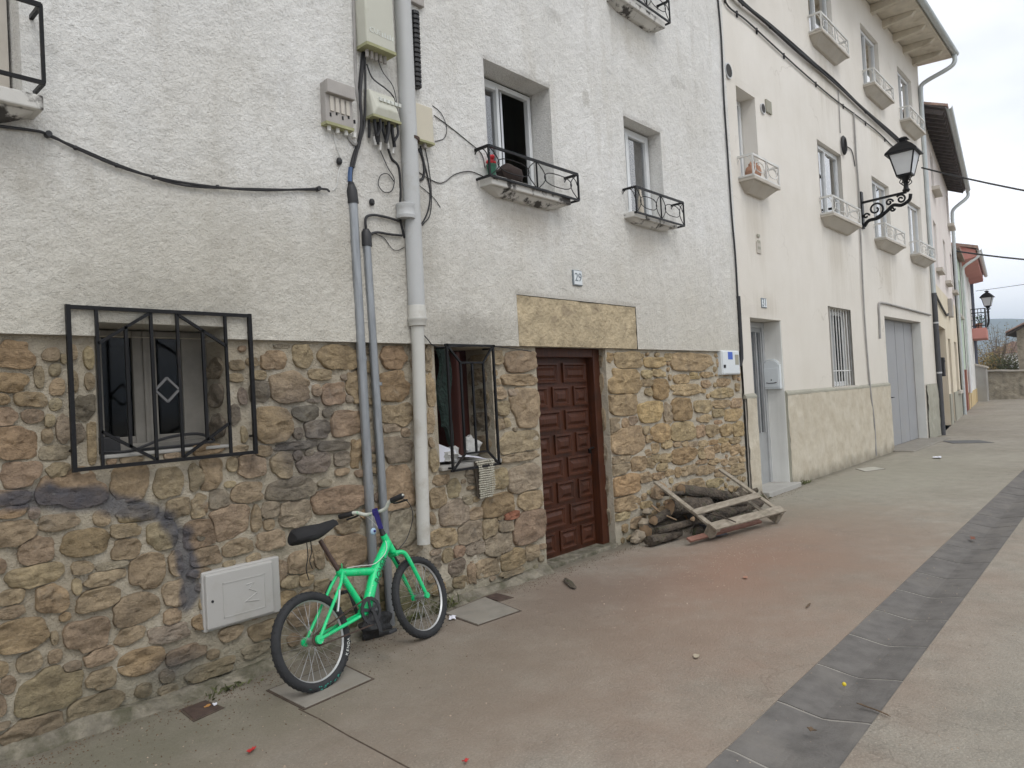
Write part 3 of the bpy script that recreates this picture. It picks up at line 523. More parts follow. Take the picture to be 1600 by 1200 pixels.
def stone_verts(i, B, mapf, proud, N=26, lim=True):
    u0, z0, a, b = B[i]; r = np.random.default_rng(1000+i)
    nb = [j for j in range(len(B)) if j != i and abs(B[j][0]-u0) < a+B[j][2]+.02 and abs(B[j][1]-z0) < b+B[j][3]+.02]
    th = np.linspace(0, 2*np.pi, N, endpoint=False)+r.uniform(0, .2); c, s = np.cos(th), np.sin(th)
    e = r.uniform(3.0, 6.0); rad = (np.abs(c)**e+np.abs(s)**e)**(-1/e)
    for k in range(2, 7): rad *= 1+.05/np.sqrt(k-1)*r.normal()*np.cos(k*th+r.uniform(0, 6.3))
    for k in range(r.integers(2, 5)):   # chipped corners
        t0 = r.choice([.7, 2.4, 3.9, 5.5])+r.normal()*.2; rad *= 1-.24*r.random()*np.exp(-((np.angle(np.exp(1j*(th-t0))))/.28)**2)
    gap = min(.007, .07*min(a, b)); FP = [(r.uniform(0, 6.28), r.uniform(.1, .55)*proud/max(a, b), r.uniform(.85, 1.05)) for _ in range(4)]
    P = np.stack([u0+rad*c*(a-gap), z0+rad*s*(b-gap)], 1)
    if nb and lim:
        for q in range(N):
            for _ in range(22):
                d = ((abs(P[q, 0]-u0)/a)**4+(abs(P[q, 1]-z0)/b)**4)**.25; ok = True
                for j in nb:
                    dj = ((abs(P[q, 0]-B[j][0])/B[j][2])**4+(abs(P[q, 1]-B[j][1])/B[j][3])**4)**.25
                    if dj < d+.01: ok = False; break
                if ok: break
                P[q] = [u0, z0]+(P[q]-[u0, z0])*.965
    jj = 1+.05*(np.interp(np.arange(N)*.5, np.arange(N), r.random(N))-.5)+.05*(r.random(N)-.5); P = np.array([u0, z0])+(P-[u0, z0])*jj[:, None]
    P[:, 1] = np.clip(P[:, 1], .0, 2.04)
    if lim:
        for h in SH:
            for q in range(N):
                if h[0]-.004 < P[q, 0] < h[1]+.004 and h[2] < P[q, 1] < h[3]:
                    P[q, 0] = h[0]-.006 if u0 < h[0] else (h[1]+.006 if u0 > h[1] else P[q, 0])
    for _ in range(1): P = P*.7+.15*(np.roll(P, 1, 0)+np.roll(P, -1, 0))
    kk = .3*proud/max(a, b); tu, tz = r.normal()*kk, (r.normal()-.3)*kk; rings = []; sd_ = int(r.integers(0, 999))
    for f, o in ((1.0, -.025), (.998, proud*.45), (.985, proud*.80), (.95, proud*.96), (.85, proud*1.02), (.70, proud*1.05), (.52, proud*1.07), (.33, proud*1.08), (.15, proud*1.1)):
        Q = np.array([u0, z0])+(P-[u0, z0])*f
        o_ = o+(Q[:, 0]-u0)*tu*(o > 0)+(Q[:, 1]-z0)*tz*(o > 0)
        if o > 0:
            for fa_, fs_, fo_ in FP: o_ = np.minimum(o_, proud*fo_*1.15-((Q[:, 0]-u0)*math.cos(fa_)+(Q[:, 1]-z0)*math.sin(fa_))*fs_)
            o_ = o_+(vn(Q[:, 0]*13+sd_, Q[:, 1]*15, 31)-.5)*.026*min(1, (a+b)/.16)+(vn(Q[:, 0]*34, Q[:, 1]*38+sd_, 32)-.5)*.014-np.maximum(0, .12-np.abs(vn(Q[:, 0]*11+sd_, Q[:, 1]*17, 33)-.5))*.09*min(1, (a+b)/.2)
        rings.append(np.c_[Q, o_])
    A = np.concatenate(rings+[np.array([[u0, z0, proud*1.15]])])
    V = np.array([mapf(*p) for p in A]); fs = []; n = N
    for k in range(len(rings)-1):
        for q in range(n): fs.append((k*n+q, k*n+(q+1) % n, (k+1)*n+(q+1) % n, (k+1)*n+q))
    m = len(A)-1; l = (len(rings)-1)*n
    for q in range(n): fs.append((l+q, l+(q+1) % n, m))
    return V, fs, A
Mw = lambda u, z, o: (u, -o, z)
Vb, Fb = wall_grid(F, PL, PR, -.05, ZP, .022, .022, list(SH), 0., lambda U, Z: .012*vn(U*4, Z*4, 41)+.009*vn(U*14, Z*14, 42)+.005*vn(U*40, Z*40, 43)-.015, .05)
base = np_mesh('stone_base', Vb, Fb, MORTAR, house, attrs={'soot': soot(Vb[:, 0], Vb[:, 2])})
B, CL = boxes; area = B[:, 2]*B[:, 3]
vis = np.where(B[:, 0]+B[:, 2] > .9, area, area*.05); order = np.argsort(-vis); top300 = set(order[:285].tolist())
sv, sf, st_, ss = [], [], [], []; nv = 0
for i in range(len(B)):
    big = i in top300
    V, fs, A = stone_verts(i, B, Mw, min(.034, .017+.09*min(B[i, 2], B[i, 3])), 40 if big else 12)
    col = np.array(PAL[CL[i]])*rng.uniform(1.0, 1.30)*(1+rng.normal(0, .02, 3))
    if V[:, 0].mean() > 6.2: col = col*np.array([1.1, 1.06, .98])
    T = np.tile(col, (len(V), 1)); S = soot(A[:, 0], A[:, 1])
    if big: np_mesh('stone', V, fs, STONE, base, attrs={'tint': T, 'soot': S})
    else:
        sv.append(V); sf += [tuple(x+nv for x in f) for f in fs]; st_.append(T); ss.append(S); nv += len(V)
o = np_mesh('pebble_infill', np.concatenate(sv), sf, STONE, base, attrs={'tint': np.concatenate(st_), 'soot': np.concatenate(ss)}); tag(o, kind='stuff')
# stones in the far jambs of the two openings
def jamb(u, bx, cols, sg=-1):
    Bx = np.array(bx)
    for i in range(len(Bx)):
        V, fs, A = stone_verts(i, Bx, lambda a, z, o: (u+sg*o, a, z), .018, 20, lim=False)
        T = np.tile(np.array(PAL[cols[i]])*rng.uniform(.85, 1.15), (len(V), 1)); np_mesh('stone', V, fs, STONE, base, attrs={'tint': T, 'soot': np.zeros(len(V))})
jamb(4.47, [(.16, 1.20, .12, .09), (.16, 1.40, .13, .09), (.15, 1.60, .12, .09), (.17, 1.79, .12, .085), (.15, 1.94, .13, .05)], 'tgoty')
jamb(2.11, [(.14, 1.52, .11, .09), (.15, 1.71, .12, .08), (.14, 1.88, .12, .07)], 'ddg')
jamb(6.20, [(.12, .3, .09, .12), (.11, .62, .08, .13), (.12, .95, .09, .13), (.11, 1.3, .08, .14), (.12, 1.68, .09, .14), (.11, 1.92, .08, .07)], 'gggttt')
mb = MB()   # cement footing along the base
us = np.arange(PL, 5.06, .03); r0 = [Vector((u, .01, .03+.09*vn(u*2.5, 3, 51)**2+.02*vn(u*15, 1, 57))) for u in us]; r1 = [Vector((u, -.025-.03*vn(u*3, 1, 52)-.015*vn(u*17, 2, 55), .025+.05*vn(u*4, 2, 53)**2+.015*vn(u*14, 2, 56))) for u in us]; r2 = [Vector((u, -.06-.09*vn(u*3, 5, 54)-.03*vn(u*13, 5, 58), -.01)) for u in us]
mb.loft([r0, r1, r2], cap=False, closed=False).build('cement_footing', FOOT, house, smooth=True, fix=False)

# ---- door
mb = MB()
for a, b in ((5.07, 5.16), (6.08, 6.196)): mb.fbox(F, a, b, .0, 2.046, -.22, -.075)
mb.fbox(F, 5.16, 6.08, 1.96, 2.046, -.22, -.077); mb.build('door_frame', DOORW, house, bevel=.006)
mb = MB(); mb.fbox(F, 5.16, 6.08, .035, 1.96, -.21, -.165); door = mb.build('door', DOORW, house)
def panel(u0, u1, z0, z1):
    mb = MB(); o = -.163; rings = []
    for ins, oo in ((0, o), (0, o+.018), (.018, o+.020), (.032, o+.004), (.046, o+.004), (.075, o+.022)):
        rings.append([F.pt(u0+ins, z0+ins, oo), F.pt(u1-ins, z0+ins, oo), F.pt(u1-ins, z1-ins, oo), F.pt(u0+ins, z1-ins, oo)])
    mb.loft(rings); return mb.build('panel', DOORW, door)
for i in range(8):
    z0 = .075+i*.234; z1 = z0+.195
    for a, b in (((5.19, 5.58), (5.66, 6.05)) if i % 2 else ((5.19, 5.40), (5.475, 5.745), (5.82, 6.05))): panel(a, b, z0, z1)
mb = MB(); mb.fbox(F, 6.035, 6.07, .86, 1.14, -.165, -.150); mb.tube([F.pt(6.05, 1.03, -.15), F.pt(6.05, 1.03, -.105), F.pt(6.0, 1.03, -.1), F.pt(5.95, 1.02, -.1)], .009, 8); mb.build('door_handle', IRON, door, smooth=True)
mb = MB(); mb.fbox(F, 5.07, 6.2, -.02, .035, -.24, .03); mb.build('threshold', FOOT, house, bevel=.01)
# ---- left barred window
ow = -.25
def U(px, py=600, o=ow): return F.un(px, py, o)[0]
mb = MB(); z0, z1 = 1.40, 2.11
pn = [(U(161), U(209)), (U(246), U(286))]; zt, zb = F.un(220, 528, ow)[1], F.un(220, 681, ow)[1]
e0, e1 = 1.38, 2.11
for a, b in ((e0, pn[0][0]), (pn[0][1], pn[1][0]), (pn[1][1], e1)): mb.fbox(F, a, b, z0, z1, ow-.05, ow)
for a, b in pn: mb.fbox(F, a, b, zt, z1, ow-.05, ow-.002); mb.fbox(F, a, b, z0, zb, ow-.05, ow-.002)
mid = (pn[0][1]+pn[1][0])/2; mb.fbox(F, mid-.012, mid+.012, z0, z1, ow, ow+.012)
lw = mb.build('window', GREYFR, house, bevel=.004)
for a, b in pn: MB().fbox(F, a-.004, b+.004, zb-.004, zt+.004, ow-.03, ow-.024).build('pane', DGLASS, lw)
MB().fbox(F, 1.38, 2.11, 1.385, 1.405, -.32, .02).build('window_sill', GREYREV, house, bevel=.006)
mb = MB(); mb.fbox(F, 1.5, 2.0, 1.408, 1.45, -.22, -.10); tag(mb.build('loose_board', GREYFR, bevel=.004), 'short grey board lying on the sill behind the left window bars', 'board')
tag(MB().tube(smooth_path([F.pt(1.40, 1.42, -.06), F.pt(1.55, 1.415, -.03), F.pt(1.75, 1.47, -.05), F.pt(1.95, 1.48, -.08), F.pt(2.06, 1.43, -.10), F.pt(1.9, 1.418, -.07), F.pt(1.6, 1.415, -.06)]), .009, 6).build('loose_cable', CABLE, smooth=True), 'black cable looped on the sill behind the left window bars', 'cable')
tag(MB().fbox(F, 1.40, 1.52, 1.408, 1.50, -.2, -.08).build('dark_box', BLACKPL, bevel=.008), 'small black box in the left corner of the barred window sill', 'box')
# grille
gr = thing('window_grille', 'black iron window grille with central diamond over left ground floor window', 'grille', F.pt(1.74, 1.34, .06)); og = .06; gb = lambda mbx, p, q, w=.016: mbx.bar(p, q, w, w, (0, 1, 0))
G = lambda u, z: F.pt(u, z, og); gu0, gu1, gz0, gz1 = 1.243, 2.243, 1.345, 2.19
def gx(px, py): return F.un(px, py, og)[0]
for u in (gu0, gu1): gb(MB(), G(u, gz0-.012), G(u, gz1+.012), .022).build('frame_bar', IRON, gr)
for z in (gz0, gz1): gb(MB(), G(gu0, z), G(gu1, z), .020).build('frame_bar', IRON, gr)
fb = [gx(155, 600), gx(240, 600), gx(281, 600), gx(356, 600)]
for u in fb: gb(MB(), G(u, gz0), G(u, gz1)).build('bar', IRON, gr)
sb = [gx(200, 600), gx(320, 600)]
dz = .19
for u, a, b in ((sb[0], fb[0], fb[1]), (sb[1], fb[3], fb[2])):
    k = (u-a)/(b-a); gb(MB(), G(u, gz0+dz*(1-k)), G(u, gz1-dz*(1-k))).build('bar', IRON, gr)
    gb(MB(), G(a, gz1-dz), G(b, gz1-.01)).build('brace', IRON, gr); gb(MB(), G(a, gz0+dz), G(b, gz0+.01)).build('brace', IRON, gr)
cu, cz, hw = (fb[1]+fb[2])/2, 1.745, (fb[2]-fb[1])/2-.006; mb = MB(); ds = [G(cu-hw, cz), G(cu, cz+.068), G(cu+hw, cz), G(cu, cz-.068)]
for i in range(4): gb(mb, ds[i], ds[(i+1) % 4], .012)
mb.build('diamond', M('dull_grey_iron', (.11, .11, .11), .5), gr)
for u in (gu0, gu1):
    for z in (gz0+.1, gz1-.1): MB().tube([F.pt(u, z, og), F.pt(u, z, -.02)], .008, 6).build('anchor', IRON, gr)
# ---- small window beside the door
mb = MB(); ow2 = -.30
for a, b in ((3.82, 3.90), (4.39, 4.47)): mb.fbox(F, a, b, 1.08, 2.03, ow2-.05, ow2)
mb.fbox(F, 3.90, 4.39, 1.95, 2.03, ow2-.05, ow2-.002); mb.fbox(F, 3.9, 4.39, 1.08, 1.15, ow2-.05, ow2-.002); sw = mb.build('window', REDFR, house, bevel=.004)
# one casement swung open into the street side of the reveal
MB().fbox(F, 3.905, 4.385, 1.15, 1.95, ow2-.03, ow2-.025).build('pane', DGLASS, sw)
mb = MB(); mb.hexa([F.pt(3.96, 1.12, -.29), F.pt(4.0, 1.12, -.29), F.pt(4.13, 1.12, -.03), F.pt(4.09, 1.12, -.03), F.pt(3.96, 1.99, -.29), F.pt(4.0, 1.99, -.29), F.pt(4.13, 1.99, -.03), F.pt(4.09, 1.99, -.03)]); mb.build('shutter', REDFR, house, bevel=.006)
MB().fbox(F, 3.80, 4.49, 1.045, 1.083, -.34, .05).build('window_sill', GREYREV, house, bevel=.01)
g2 = thing('window_grille', 'black iron grille with inner rectangle over small window beside the door', 'grille', F.pt(4.12, 1.05, .1)); og = .10
a0, a1, b0, b1 = 3.865, 4.395, 1.045, 2.035; c0, c1, d0, d1 = 4.005, 4.265, 1.165, 1.895
for u in (a0, a1): gb(MB(), G(u, b0-.01), G(u, b1+.01), .018).build('frame_bar', IRON, g2)
for z in (b0, b1): gb(MB(), G(a0-.02, z), G(a1+.02, z), .018).build('frame_bar', IRON, g2)
for p, q in (((c0, d0), (c0, d1)), ((c1, d0), (c1, d1)), ((c0, d0), (c1, d0)), ((c0, d1), (c1, d1)), (((c0+c1)/2, d0), ((c0+c1)/2, d1))): gb(MB(), G(*p), G(*q), .016).build('bar', IRON, g2)
for p, q in (((a0, b0), (c0, d0)), ((a0, b1), (c0, d1)), ((a1, b0), (c1, d0)), ((a1, b1), (c1, d1))): gb(MB(), G(*p), G(*q), .015).build('brace', IRON, g2)
for u in (a0, a1): MB().tube([F.pt(u, b0+.02, og), F.pt(u, b0+.02, -.02)], .008, 6).build('anchor', IRON, g2); MB().tube([F.pt(u, b1-.02, og), F.pt(u, b1-.02, -.02)], .008, 6).build('anchor', IRON, g2)
# things crammed in the small window
def sheet(fn, nu, nv, th):
    P = [[Vector(fn(i/nu, j/nv)) for j in range(nv+1)] for i in range(nu+1)]; mb = MB()
    nrm = (P[nu][0]-P[0][0]).cross(P[0][nv]-P[0][0]).normalized()*th
    vs = [p for r in P for p in r]; k = len(vs); vs += [p+nrm for p in vs]; fs = []; W_ = nv+1
    for i in range(nu):
        for j in range(nv): a = i*W_+j; fs += [(a, a+1, a+W_+1, a+W_), (k+a, k+a+W_, k+a+W_+1, k+a+1)]
    bd = [(i*W_, (i+1)*W_) for i in range(nu)]+[((i+1)*W_+nv, i*W_+nv) for i in range(nu)]+[(j+1, j) for j in range(nv)]+[(nu*W_+j, nu*W_+j+1) for j in range(nv)]
    fs += [(a, b, k+b, k+a) for a, b in bd]; return mb.add(vs, fs)
tag(sheet(lambda s, t: F.pt(3.835+.155*t+.02*math.sin(s*9), 2.01-.70*s*(1-.12*math.cos(3*t)), .0-.05*t+.015*math.sin(7*s+5*t)), 24, 8, .03).build('hanging_net', DKGREEN, smooth=True), 'dark green crumpled net hanging at left of the small window', 'net')
tag(sheet(lambda s, t: F.pt(3.86+.17*s, 1.10+.15*t*(1-s*.5)+.01, -.06+.03*s), 3, 3, .002).build('paper_sheet', PAPER), 'white paper standing in the left corner of the small window', 'paper')
tag(sheet(lambda s, t: F.pt(3.98+.30*s, 1.135-.035*s+.02*t+.01*math.sin(4*s), -.05+.13*s-.10*t), 5, 3, .002).build('paper_sheet', PAPER), 'white folded paper lying forward on the small window sill', 'paper')
def lump(name, c, s, m, seed, n=14, mm=9, am=.25):
    mb = MB(); mb.ball((0, 0, 0), 1, n, mm); rr = np.random.default_rng(seed); ph = rr.uniform(0, 6, 6)
    mb.v = [Vector((v.x*s[0], v.y*s[1], v.z*s[2]))*(1+am*math.sin(4*v.x+ph[0])*math.sin(5*v.y+ph[1])+am*.7*math.sin(7*v.z+ph[2]+3*v.x))+Vector(c) for v in v_list(mb)]; return mb
def v_list(mb): return mb.v
tag(lump('c', F.pt(4.02, 1.15, -.1), (.13, .09, .06), CLOTHW, 1).build('cloth_bundle', CLOTHW, smooth=True), 'crumpled grey white cloth in the left of the small window', 'cloth')
tag(lump('c', F.pt(4.27, 1.20, -.14), (.11, .09, .10), CLOTHW, 2).build('cloth_bundle', CLOTHW, smooth=True), 'grey white bag of cloth in the right of the small window', 'cloth')
rugr = thing('woven_mat', 'beige woven mat hanging over the small window sill', 'mat', F.pt(4.2, 1.08, .09))
for i in range(17):   # woven rows
    z = 1.085-.0185*i; mb = MB(); sk = .035*i/17; bw = .10-.022*(i/17)
    for j in range(9):
        u = 4.145+sk+j*(2*bw)/9; mb.ball(F.pt(u+(.005 if i % 2 else 0), z, .085+.02*math.sin(i*.25)+.01*math.sin(i*.5+j)), .0150, 6, 4, (.95, .8, .66))
    mb.build('woven_row', RUG, rugr, smooth=True)
mb = MB(); mb.hexa([F.pt(4.18, .78, .04), F.pt(4.335, .78, .04), F.pt(4.335, .78, .058), F.pt(4.18, .78, .058), F.pt(4.14, 1.09, .055), F.pt(4.33, 1.09, .055), F.pt(4.33, 1.09, .068), F.pt(4.14, 1.09, .068)]); mb.build('backing', RUGD, rugr)

# ================================================================== WINDOWS WITH BALCONETTES
def railing(root, fa, u0, u1, z0, z1, out, m, wall_o=.03, r=.0085, panels=2, name='railing', scroll=True):
    mb = MB(); P = fa.pt
    for z, w in ((z1, r*1.3), (z0, r*1.1)):
        mb.bar(P(u0, z, out), P(u1, z, out), 2*w, 2*w*.8); mb.bar(P(u0, z, out), P(u0, z, wall_o-.05), 2*w, 2*w*.8); mb.bar(P(u1, z, out), P(u1, z, wall_o-.05), 2*w, 2*w*.8)
    for i in range(panels+1):
        u = u0+(u1-u0)*i/panels; mb.bar(P(u, z0, out), P(u, z1, out), 2*r*(1 if i in (0, panels) else .6), 2*r*.8, fa.d)
    rl = mb.build(name, m, root)
    if not scroll: return rl
    mc = MB(); h = z1-z0; w = (u1-u0)/panels; zc = (z0+z1)/2; rr = r*.55
    for i in range(panels):
        a = u0+w*i; b = a+w
        for s, e in ((a, 1), (b, -1)):   # bowed uprights
            mc.tube([P(s+e*w*.20*math.sin(math.pi*t/8), z0+h*t/8, out) for t in range(9)], rr, 5)
        mc.tube([P((a+b)/2+w*.33*math.copysign(abs(math.cos(t))**.7, math.cos(t)), zc+h*.24*math.sin(t), out) for t in np.linspace(0, 2*math.pi, 20, endpoint=False)], rr, 5, closed=True)
    for s in (u0, u1): mc.tube([P(s, z0+h*.5+h*.5*math.cos(t), out*(.5+.5*math.sin(t)*.9)) for t in np.linspace(-1.4, 1.4, 8)], rr, 5)
    mc.build('scrollwork', m, rl, smooth=True); return rl
def sill(root, fa, u0, u1, zt, out, m, th=.06, taper=.10, wall_o=0.):
    mb = MB(); P = fa.pt
    mb.fbox(fa, u0, u1, zt-th, zt, wall_o-.03, out)
    a, b = u0+.06, u1-.06; z = zt-th-.001
    mb.hexa([P(a+.12, z-taper, wall_o+.06), P(b-.12, z-taper, wall_o+.06), P(b-.12, z-taper, wall_o-.03), P(a+.12, z-taper, wall_o-.03), P(a-.03, z, out-.03), P(b+.03, z, out-.03), P(b+.03, z, wall_o-.03), P(a-.03, z, wall_o-.03)])
    return mb.build('balcony_sill', m, root, bevel=.008)
def slider(root, fa, u0, u1, z0, z1, o, m, split=.5, open_right=False, fr=.045, curtain=True, gl=None):
    """two-leaf window frame set back in the wall, its panes and a curtain behind"""
    mb = MB(); us = u0+(u1-u0)*split; B_ = lambda a, b, c, d, e=0: mb.fbox(fa, a, b, c, d, o-.05, o+e)
    B_(u0, u0+fr, z0, z1); B_(u1-fr, u1, z0, z1); B_(u0+fr, u1-fr, z1-fr, z1, -.001); B_(u0+fr, u1-fr, z0, z0+fr, -.001)
    leaves = [(u0+fr, us)] if open_right else [(u0+fr, us), (us, u1-fr)]
    for i, (a, b) in enumerate(leaves):
        e = .014 if i == 0 else .006; s = .036
        B_(a, a+s, z0+fr, z1-fr, e); B_(b-s, b, z0+fr, z1-fr, e+.001*i); B_(a+s, b-s, z1-fr-s, z1-fr, e-.002); B_(a+s, b-s, z0+fr, z0+fr+s, e-.002)
    wd = mb.build('window', m, root, bevel=.003)
    for a, b in leaves: MB().fbox(fa, a+.03, b-.03, z0+fr+.03, z1-fr-.03, o-.03, o-.025).build('pane', gl or GLASS, wd)
    if curtain:
        for a, b in leaves:
            n = 28; r0 = []; r1 = []
            for i in range(n+1):
                u = a+.01+(b-a-.02)*i/n; oo = o-.058+.008*math.sin(i*1.7); r0.append(fa.pt(u, z0+.03, oo)); r1.append(fa.pt(u, z1-.02, oo))
            c = MB().loft([r0, r1], cap=False, closed=False).build('curtain', SKYCURTAIN, root, smooth=True, fix=False); md = c.modifiers.new('thick', 'SOLIDIFY'); md.thickness = .004
    return wd
# four windows of the stuccoed front
slider(house, F, 4.56, 5.44, 3.49, 4.53, -.20, WHITEALU, .46, True)
MB().fbox(F, 5.005, 5.03, 3.54, 4.47, -.30, -.21).build('window_stile', ALU, house)
slider(house, F, 6.78, 7.54, 3.57, 4.60, -.13, WHITEALU, .36, False, curtain=False)
slider(house, F, 6.74, 7.50, 5.92, 6.98, -.20, WHITEALU, .5); slider(house, F, .22, 1.07, 3.25, 4.38, -.20, WHITEALU, .5)
sill(house, F, 4.40, 5.50, 3.475, .185, SILLS, .085, .05, .03); railing(house, F, 4.365, 5.61, 3.45, 3.70, .2, IRON)
sill(house, F, 6.64, 7.58, 3.52, .175, SILLS, .06, .04, .03); railing(house, F, 6.65, 7.70, 3.50, 3.775, .2, IRON)
sill(house, F, 6.55, 7.55, 5.875, .185, SILLS, .07, .05, .03); railing(house, F, 6.60, 7.64, 5.90, 6.16, .2, IRON)
sill(house, F, .05, 1.135, 3.215, .205, SILLS, .075, .07, .03); railing(house, F, .08, 1.14, 3.28, 3.67, .2, IRON, scroll=False)
MB().fbox(F, .22, 1.075, 3.25, 4.38, -.14, -.12).build('pale_filler_panel', SILLC, house)  # pale panel added to lighten an opening that came out dark
# things on the open window's sill
fp = thing('flower_pot', 'green pot with red flower on the open window balconette', 'flower pot', F.pt(4.50, 3.476, .10))
MB().loft([[F.pt(4.50, 3.477, .10)+Vector((r*math.cos(t), r*math.sin(t), z)) for t in np.linspace(0, 6.283, 12, endpoint=False)] for r, z in ((.03, 0), (.042, .10), (.046, .10), (.046, .115), (.036, .115))]).build('pot', GREENPL, fp, smooth=True)
mb = MB()
for i in range(9): mb.ball(F.pt(4.50+rng.uniform(-.03, .03), 3.64+rng.uniform(-.03, .035), .10+rng.uniform(-.03, .03)), .018, 6, 4)
mb.build('blossom', REDP, fp); MB().tube([F.pt(4.5, 3.58, .1), F.pt(4.5, 3.64, .1)], .006, 5).build('stem', LEAFG, fp)
tag(lump('c', F.pt(4.83, 3.58, .02), (.15, .08, .10), BLACKPL, 5, am=.1).build('dark_bundle', M('dark_brown_cloth', (.035, .022, .018), .9, bmp=.5), smooth=True), 'dark brown rounded bundle on the open window sill', 'bundle')
mb = MB(); mb.loft([[F.pt(6.93, 3.522, .09)+Vector((r*math.cos(t), r*math.sin(t), z)) for t in np.linspace(0, 6.283, 10, endpoint=False)] for r, z in ((.03, 0), (.033, .14), (.028, .2), (.012, .24), (.012, .30))]); tag(mb.build('candle_bottle', M('cream_bottle', (.55, .5, .42), .5), smooth=True), 'pale bottle standing on the sill of the closed narrow window', 'bottle')
# number plate 29
npl = MB().fbox(F, 5.645, 5.795, 2.655, 2.81, .02, .056).build('number_plate', SIGNG, house, bevel=.008)
MB().fbox(F, 5.655, 5.787, 2.665, 2.802, .05, .059).build('enamel_face', SIGNW, npl, bevel=.006)
text_mesh('numerals', '29', .115, F.pt(5.72, 2.735, .0605), F.d, (0, 0, 1), SIGNG, npl)

# ================================================================== PIPES AND CONDUITS
def vpipe(mb, px0, px1, o, r, n=18): pass
dp = thing('drainpipe', 'thick pale grey plastic drainpipe running down the stone house', 'drainpipe', F.pt(3.6, .5, .09))
oo = .085; Pp = lambda px, py: F.px(px, py, oo)
jt = Pp(634, 330); jb = Pp(652, 500); tp = F.pt(Pp(627, 0).x+.03, 6.6, oo); bt = Pp(662, 850)
MB().tube([tp, jb], .064, 20).build('upper_pipe', PVC, dp, smooth=True)
MB().tube([jb, bt], .050, 20).build('lower_pipe', PVCW, dp, smooth=True)
def collar(c, d, prof, m, nm):
    c = Vector(c); d = Vector(d).normalized(); a = d.orthogonal().normalized(); b = d.cross(a)
    MB().loft([[c+d*h+(a*math.cos(t)+b*math.sin(t))*r for t in np.linspace(0, 2*math.pi, 20, endpoint=False)] for h, r in prof]).build(nm, m, dp, smooth=True)
ax = (tp-jb).normalized()
collar(jt, ax, [(-.06, .0645), (-.06, .072), (-.035, .074), (-.03, .070), (.02, .070), (.03, .073), (.05, .073), (.055, .0645)], PVC, 'collar')
collar(jb, ax, [(-.05, .052), (-.045, .066), (-.01, .070), (.0, .076), (.012, .076), (.02, .070), (.10, .070), (.11, .064)], PVCW, 'collar')
cl = Pp(642, 218); collar(cl, ax, [(-.012, .0655), (-.012, .068), (.012, .068), (.012, .0655)], RUST, 'clamp')
MB().bar(cl, cl+Vector((0, .09, 0)), .02, .01).build('clamp_bolt', RUST, dp)
c2 = thing('steel_conduit', 'taller galvanised conduit with black cap left of the drainpipe', 'conduit', F.px(583, 900, .045))
MB().tube([F.px(551, 312, .045), F.pt(F.un(583, 880, .045)[0], .0, .045)], .034, 16).build('pipe', GALV, c2, smooth=True)
MB().tube([F.px(548.5, 285, .045), F.px(549.5, 298, .045), F.px(551.5, 318, .045)], [.020, .040, .041], 14).build('cap', BLACKPL, c2, smooth=True)
for py in (560, 760): q = F.px(551+(py-312)*.0567, py, .045); MB().tube([q-Vector((0, 0, .012)), q+Vector((0, 0, .012))], .0365, 14).build('clamp', GALV, c2)
c3 = thing('steel_conduit', 'shorter galvanised conduit tight beside the drainpipe', 'conduit', F.px(605, 900, .045))
MB().tube([F.px(572.5, 380, .045), F.pt(F.un(606, 880, .045)[0], .0, .045)], .031, 16).build('pipe', GALV, c3, smooth=True)
MB().tube([F.px(571.5, 358, .045), F.px(572, 364, .045), F.px(573, 385, .045)], [.022, .038, .039], 14).build('cap', BLACKPL, c3, smooth=True)
q = F.px(590, 600, .045); MB().tube([q-Vector((0, 0, .012)), q+Vector((0, 0, .012))], .0335, 14).build('clamp', GALV, c3)

# ================================================================== UTILITY BOXES
def ubox(name, label, fa, u0, u1, z0, z1, out, m, o0=.03, bev=.01):
    t = thing(name, label, 'box', fa.pt((u0+u1)/2, z0, o0)); MB().fbox(fa, u0, u1, z0, z1, o0, out).build('housing', m, t, bevel=bev); return t
def rng_px(x0, y0, x1, y1, o): a = F.un(x0, (y0+y1)/2, o)[0]; b = F.un(x1, (y0+y1)/2, o)[0]; return a, b, F.un((x0+x1)/2, y1, o)[1], F.un((x0+x1)/2, y0, o)[1]
a, b, z0, z1 = rng_px(571, -40, 615, 74, .17); bA = ubox('junction_box', 'tall beige utility box at the top beside the drainpipe', F, a, b, z0, z1+.12, .17, BOXBEIGE, bev=.014)
MB().fbox(F, a-.004, b+.004, z0-.012, z0+.01, .03, .174).build('base_rim', MOSSY, bA)
for i in range(5): q = F.pt(a+.05+i*(b-a-.1)/4, z0-.01, .10); MB().tube([q, q-Vector((0, 0, .055))], .014, 8).build('cable_gland', BOXGREY, bA)
MB().fbox(F, a+(b-a)*.45, a+(b-a)*.80, z1-.10, z1-.02, .165, .1725).build('sticker', STICKER, bA)
text_mesh('lettering', 'CUE', .055, F.pt(a+(b-a)*.30, z0+.105, .1712), F.d, (0, 0, 1), WHITEINK, bA)
mb = MB(); [mb.fbox(F, a+(b-a)*(.52+.09*i), a+(b-a)*(.57+.09*i), z0+.085, z0+.115+.008*(i % 2), .165, .1722) for i in range(5)]; mb.build('worn_lettering', WHITEINK, bA)
a, b, z0, z1 = rng_px(510, 132, 552, 196, .11); bB = ubox('meter_cabinet', 'grey wooden cable cabinet with hooded top on the stucco', F, a, b, z0, z1, .10, BOXGREY, bev=.006)
MB().fbox(F, a+.0, b+.003, z1-.09, z1+.004, .09, .135).build('hood', BOXGREY, bB, bevel=.005)
for i in range(4): u = a+.035+i*(b-a-.05)/4; MB().fbox(F, u, u+.028, z0+.09, z1-.10, .095, .108).build('slot', SILLC, bB)
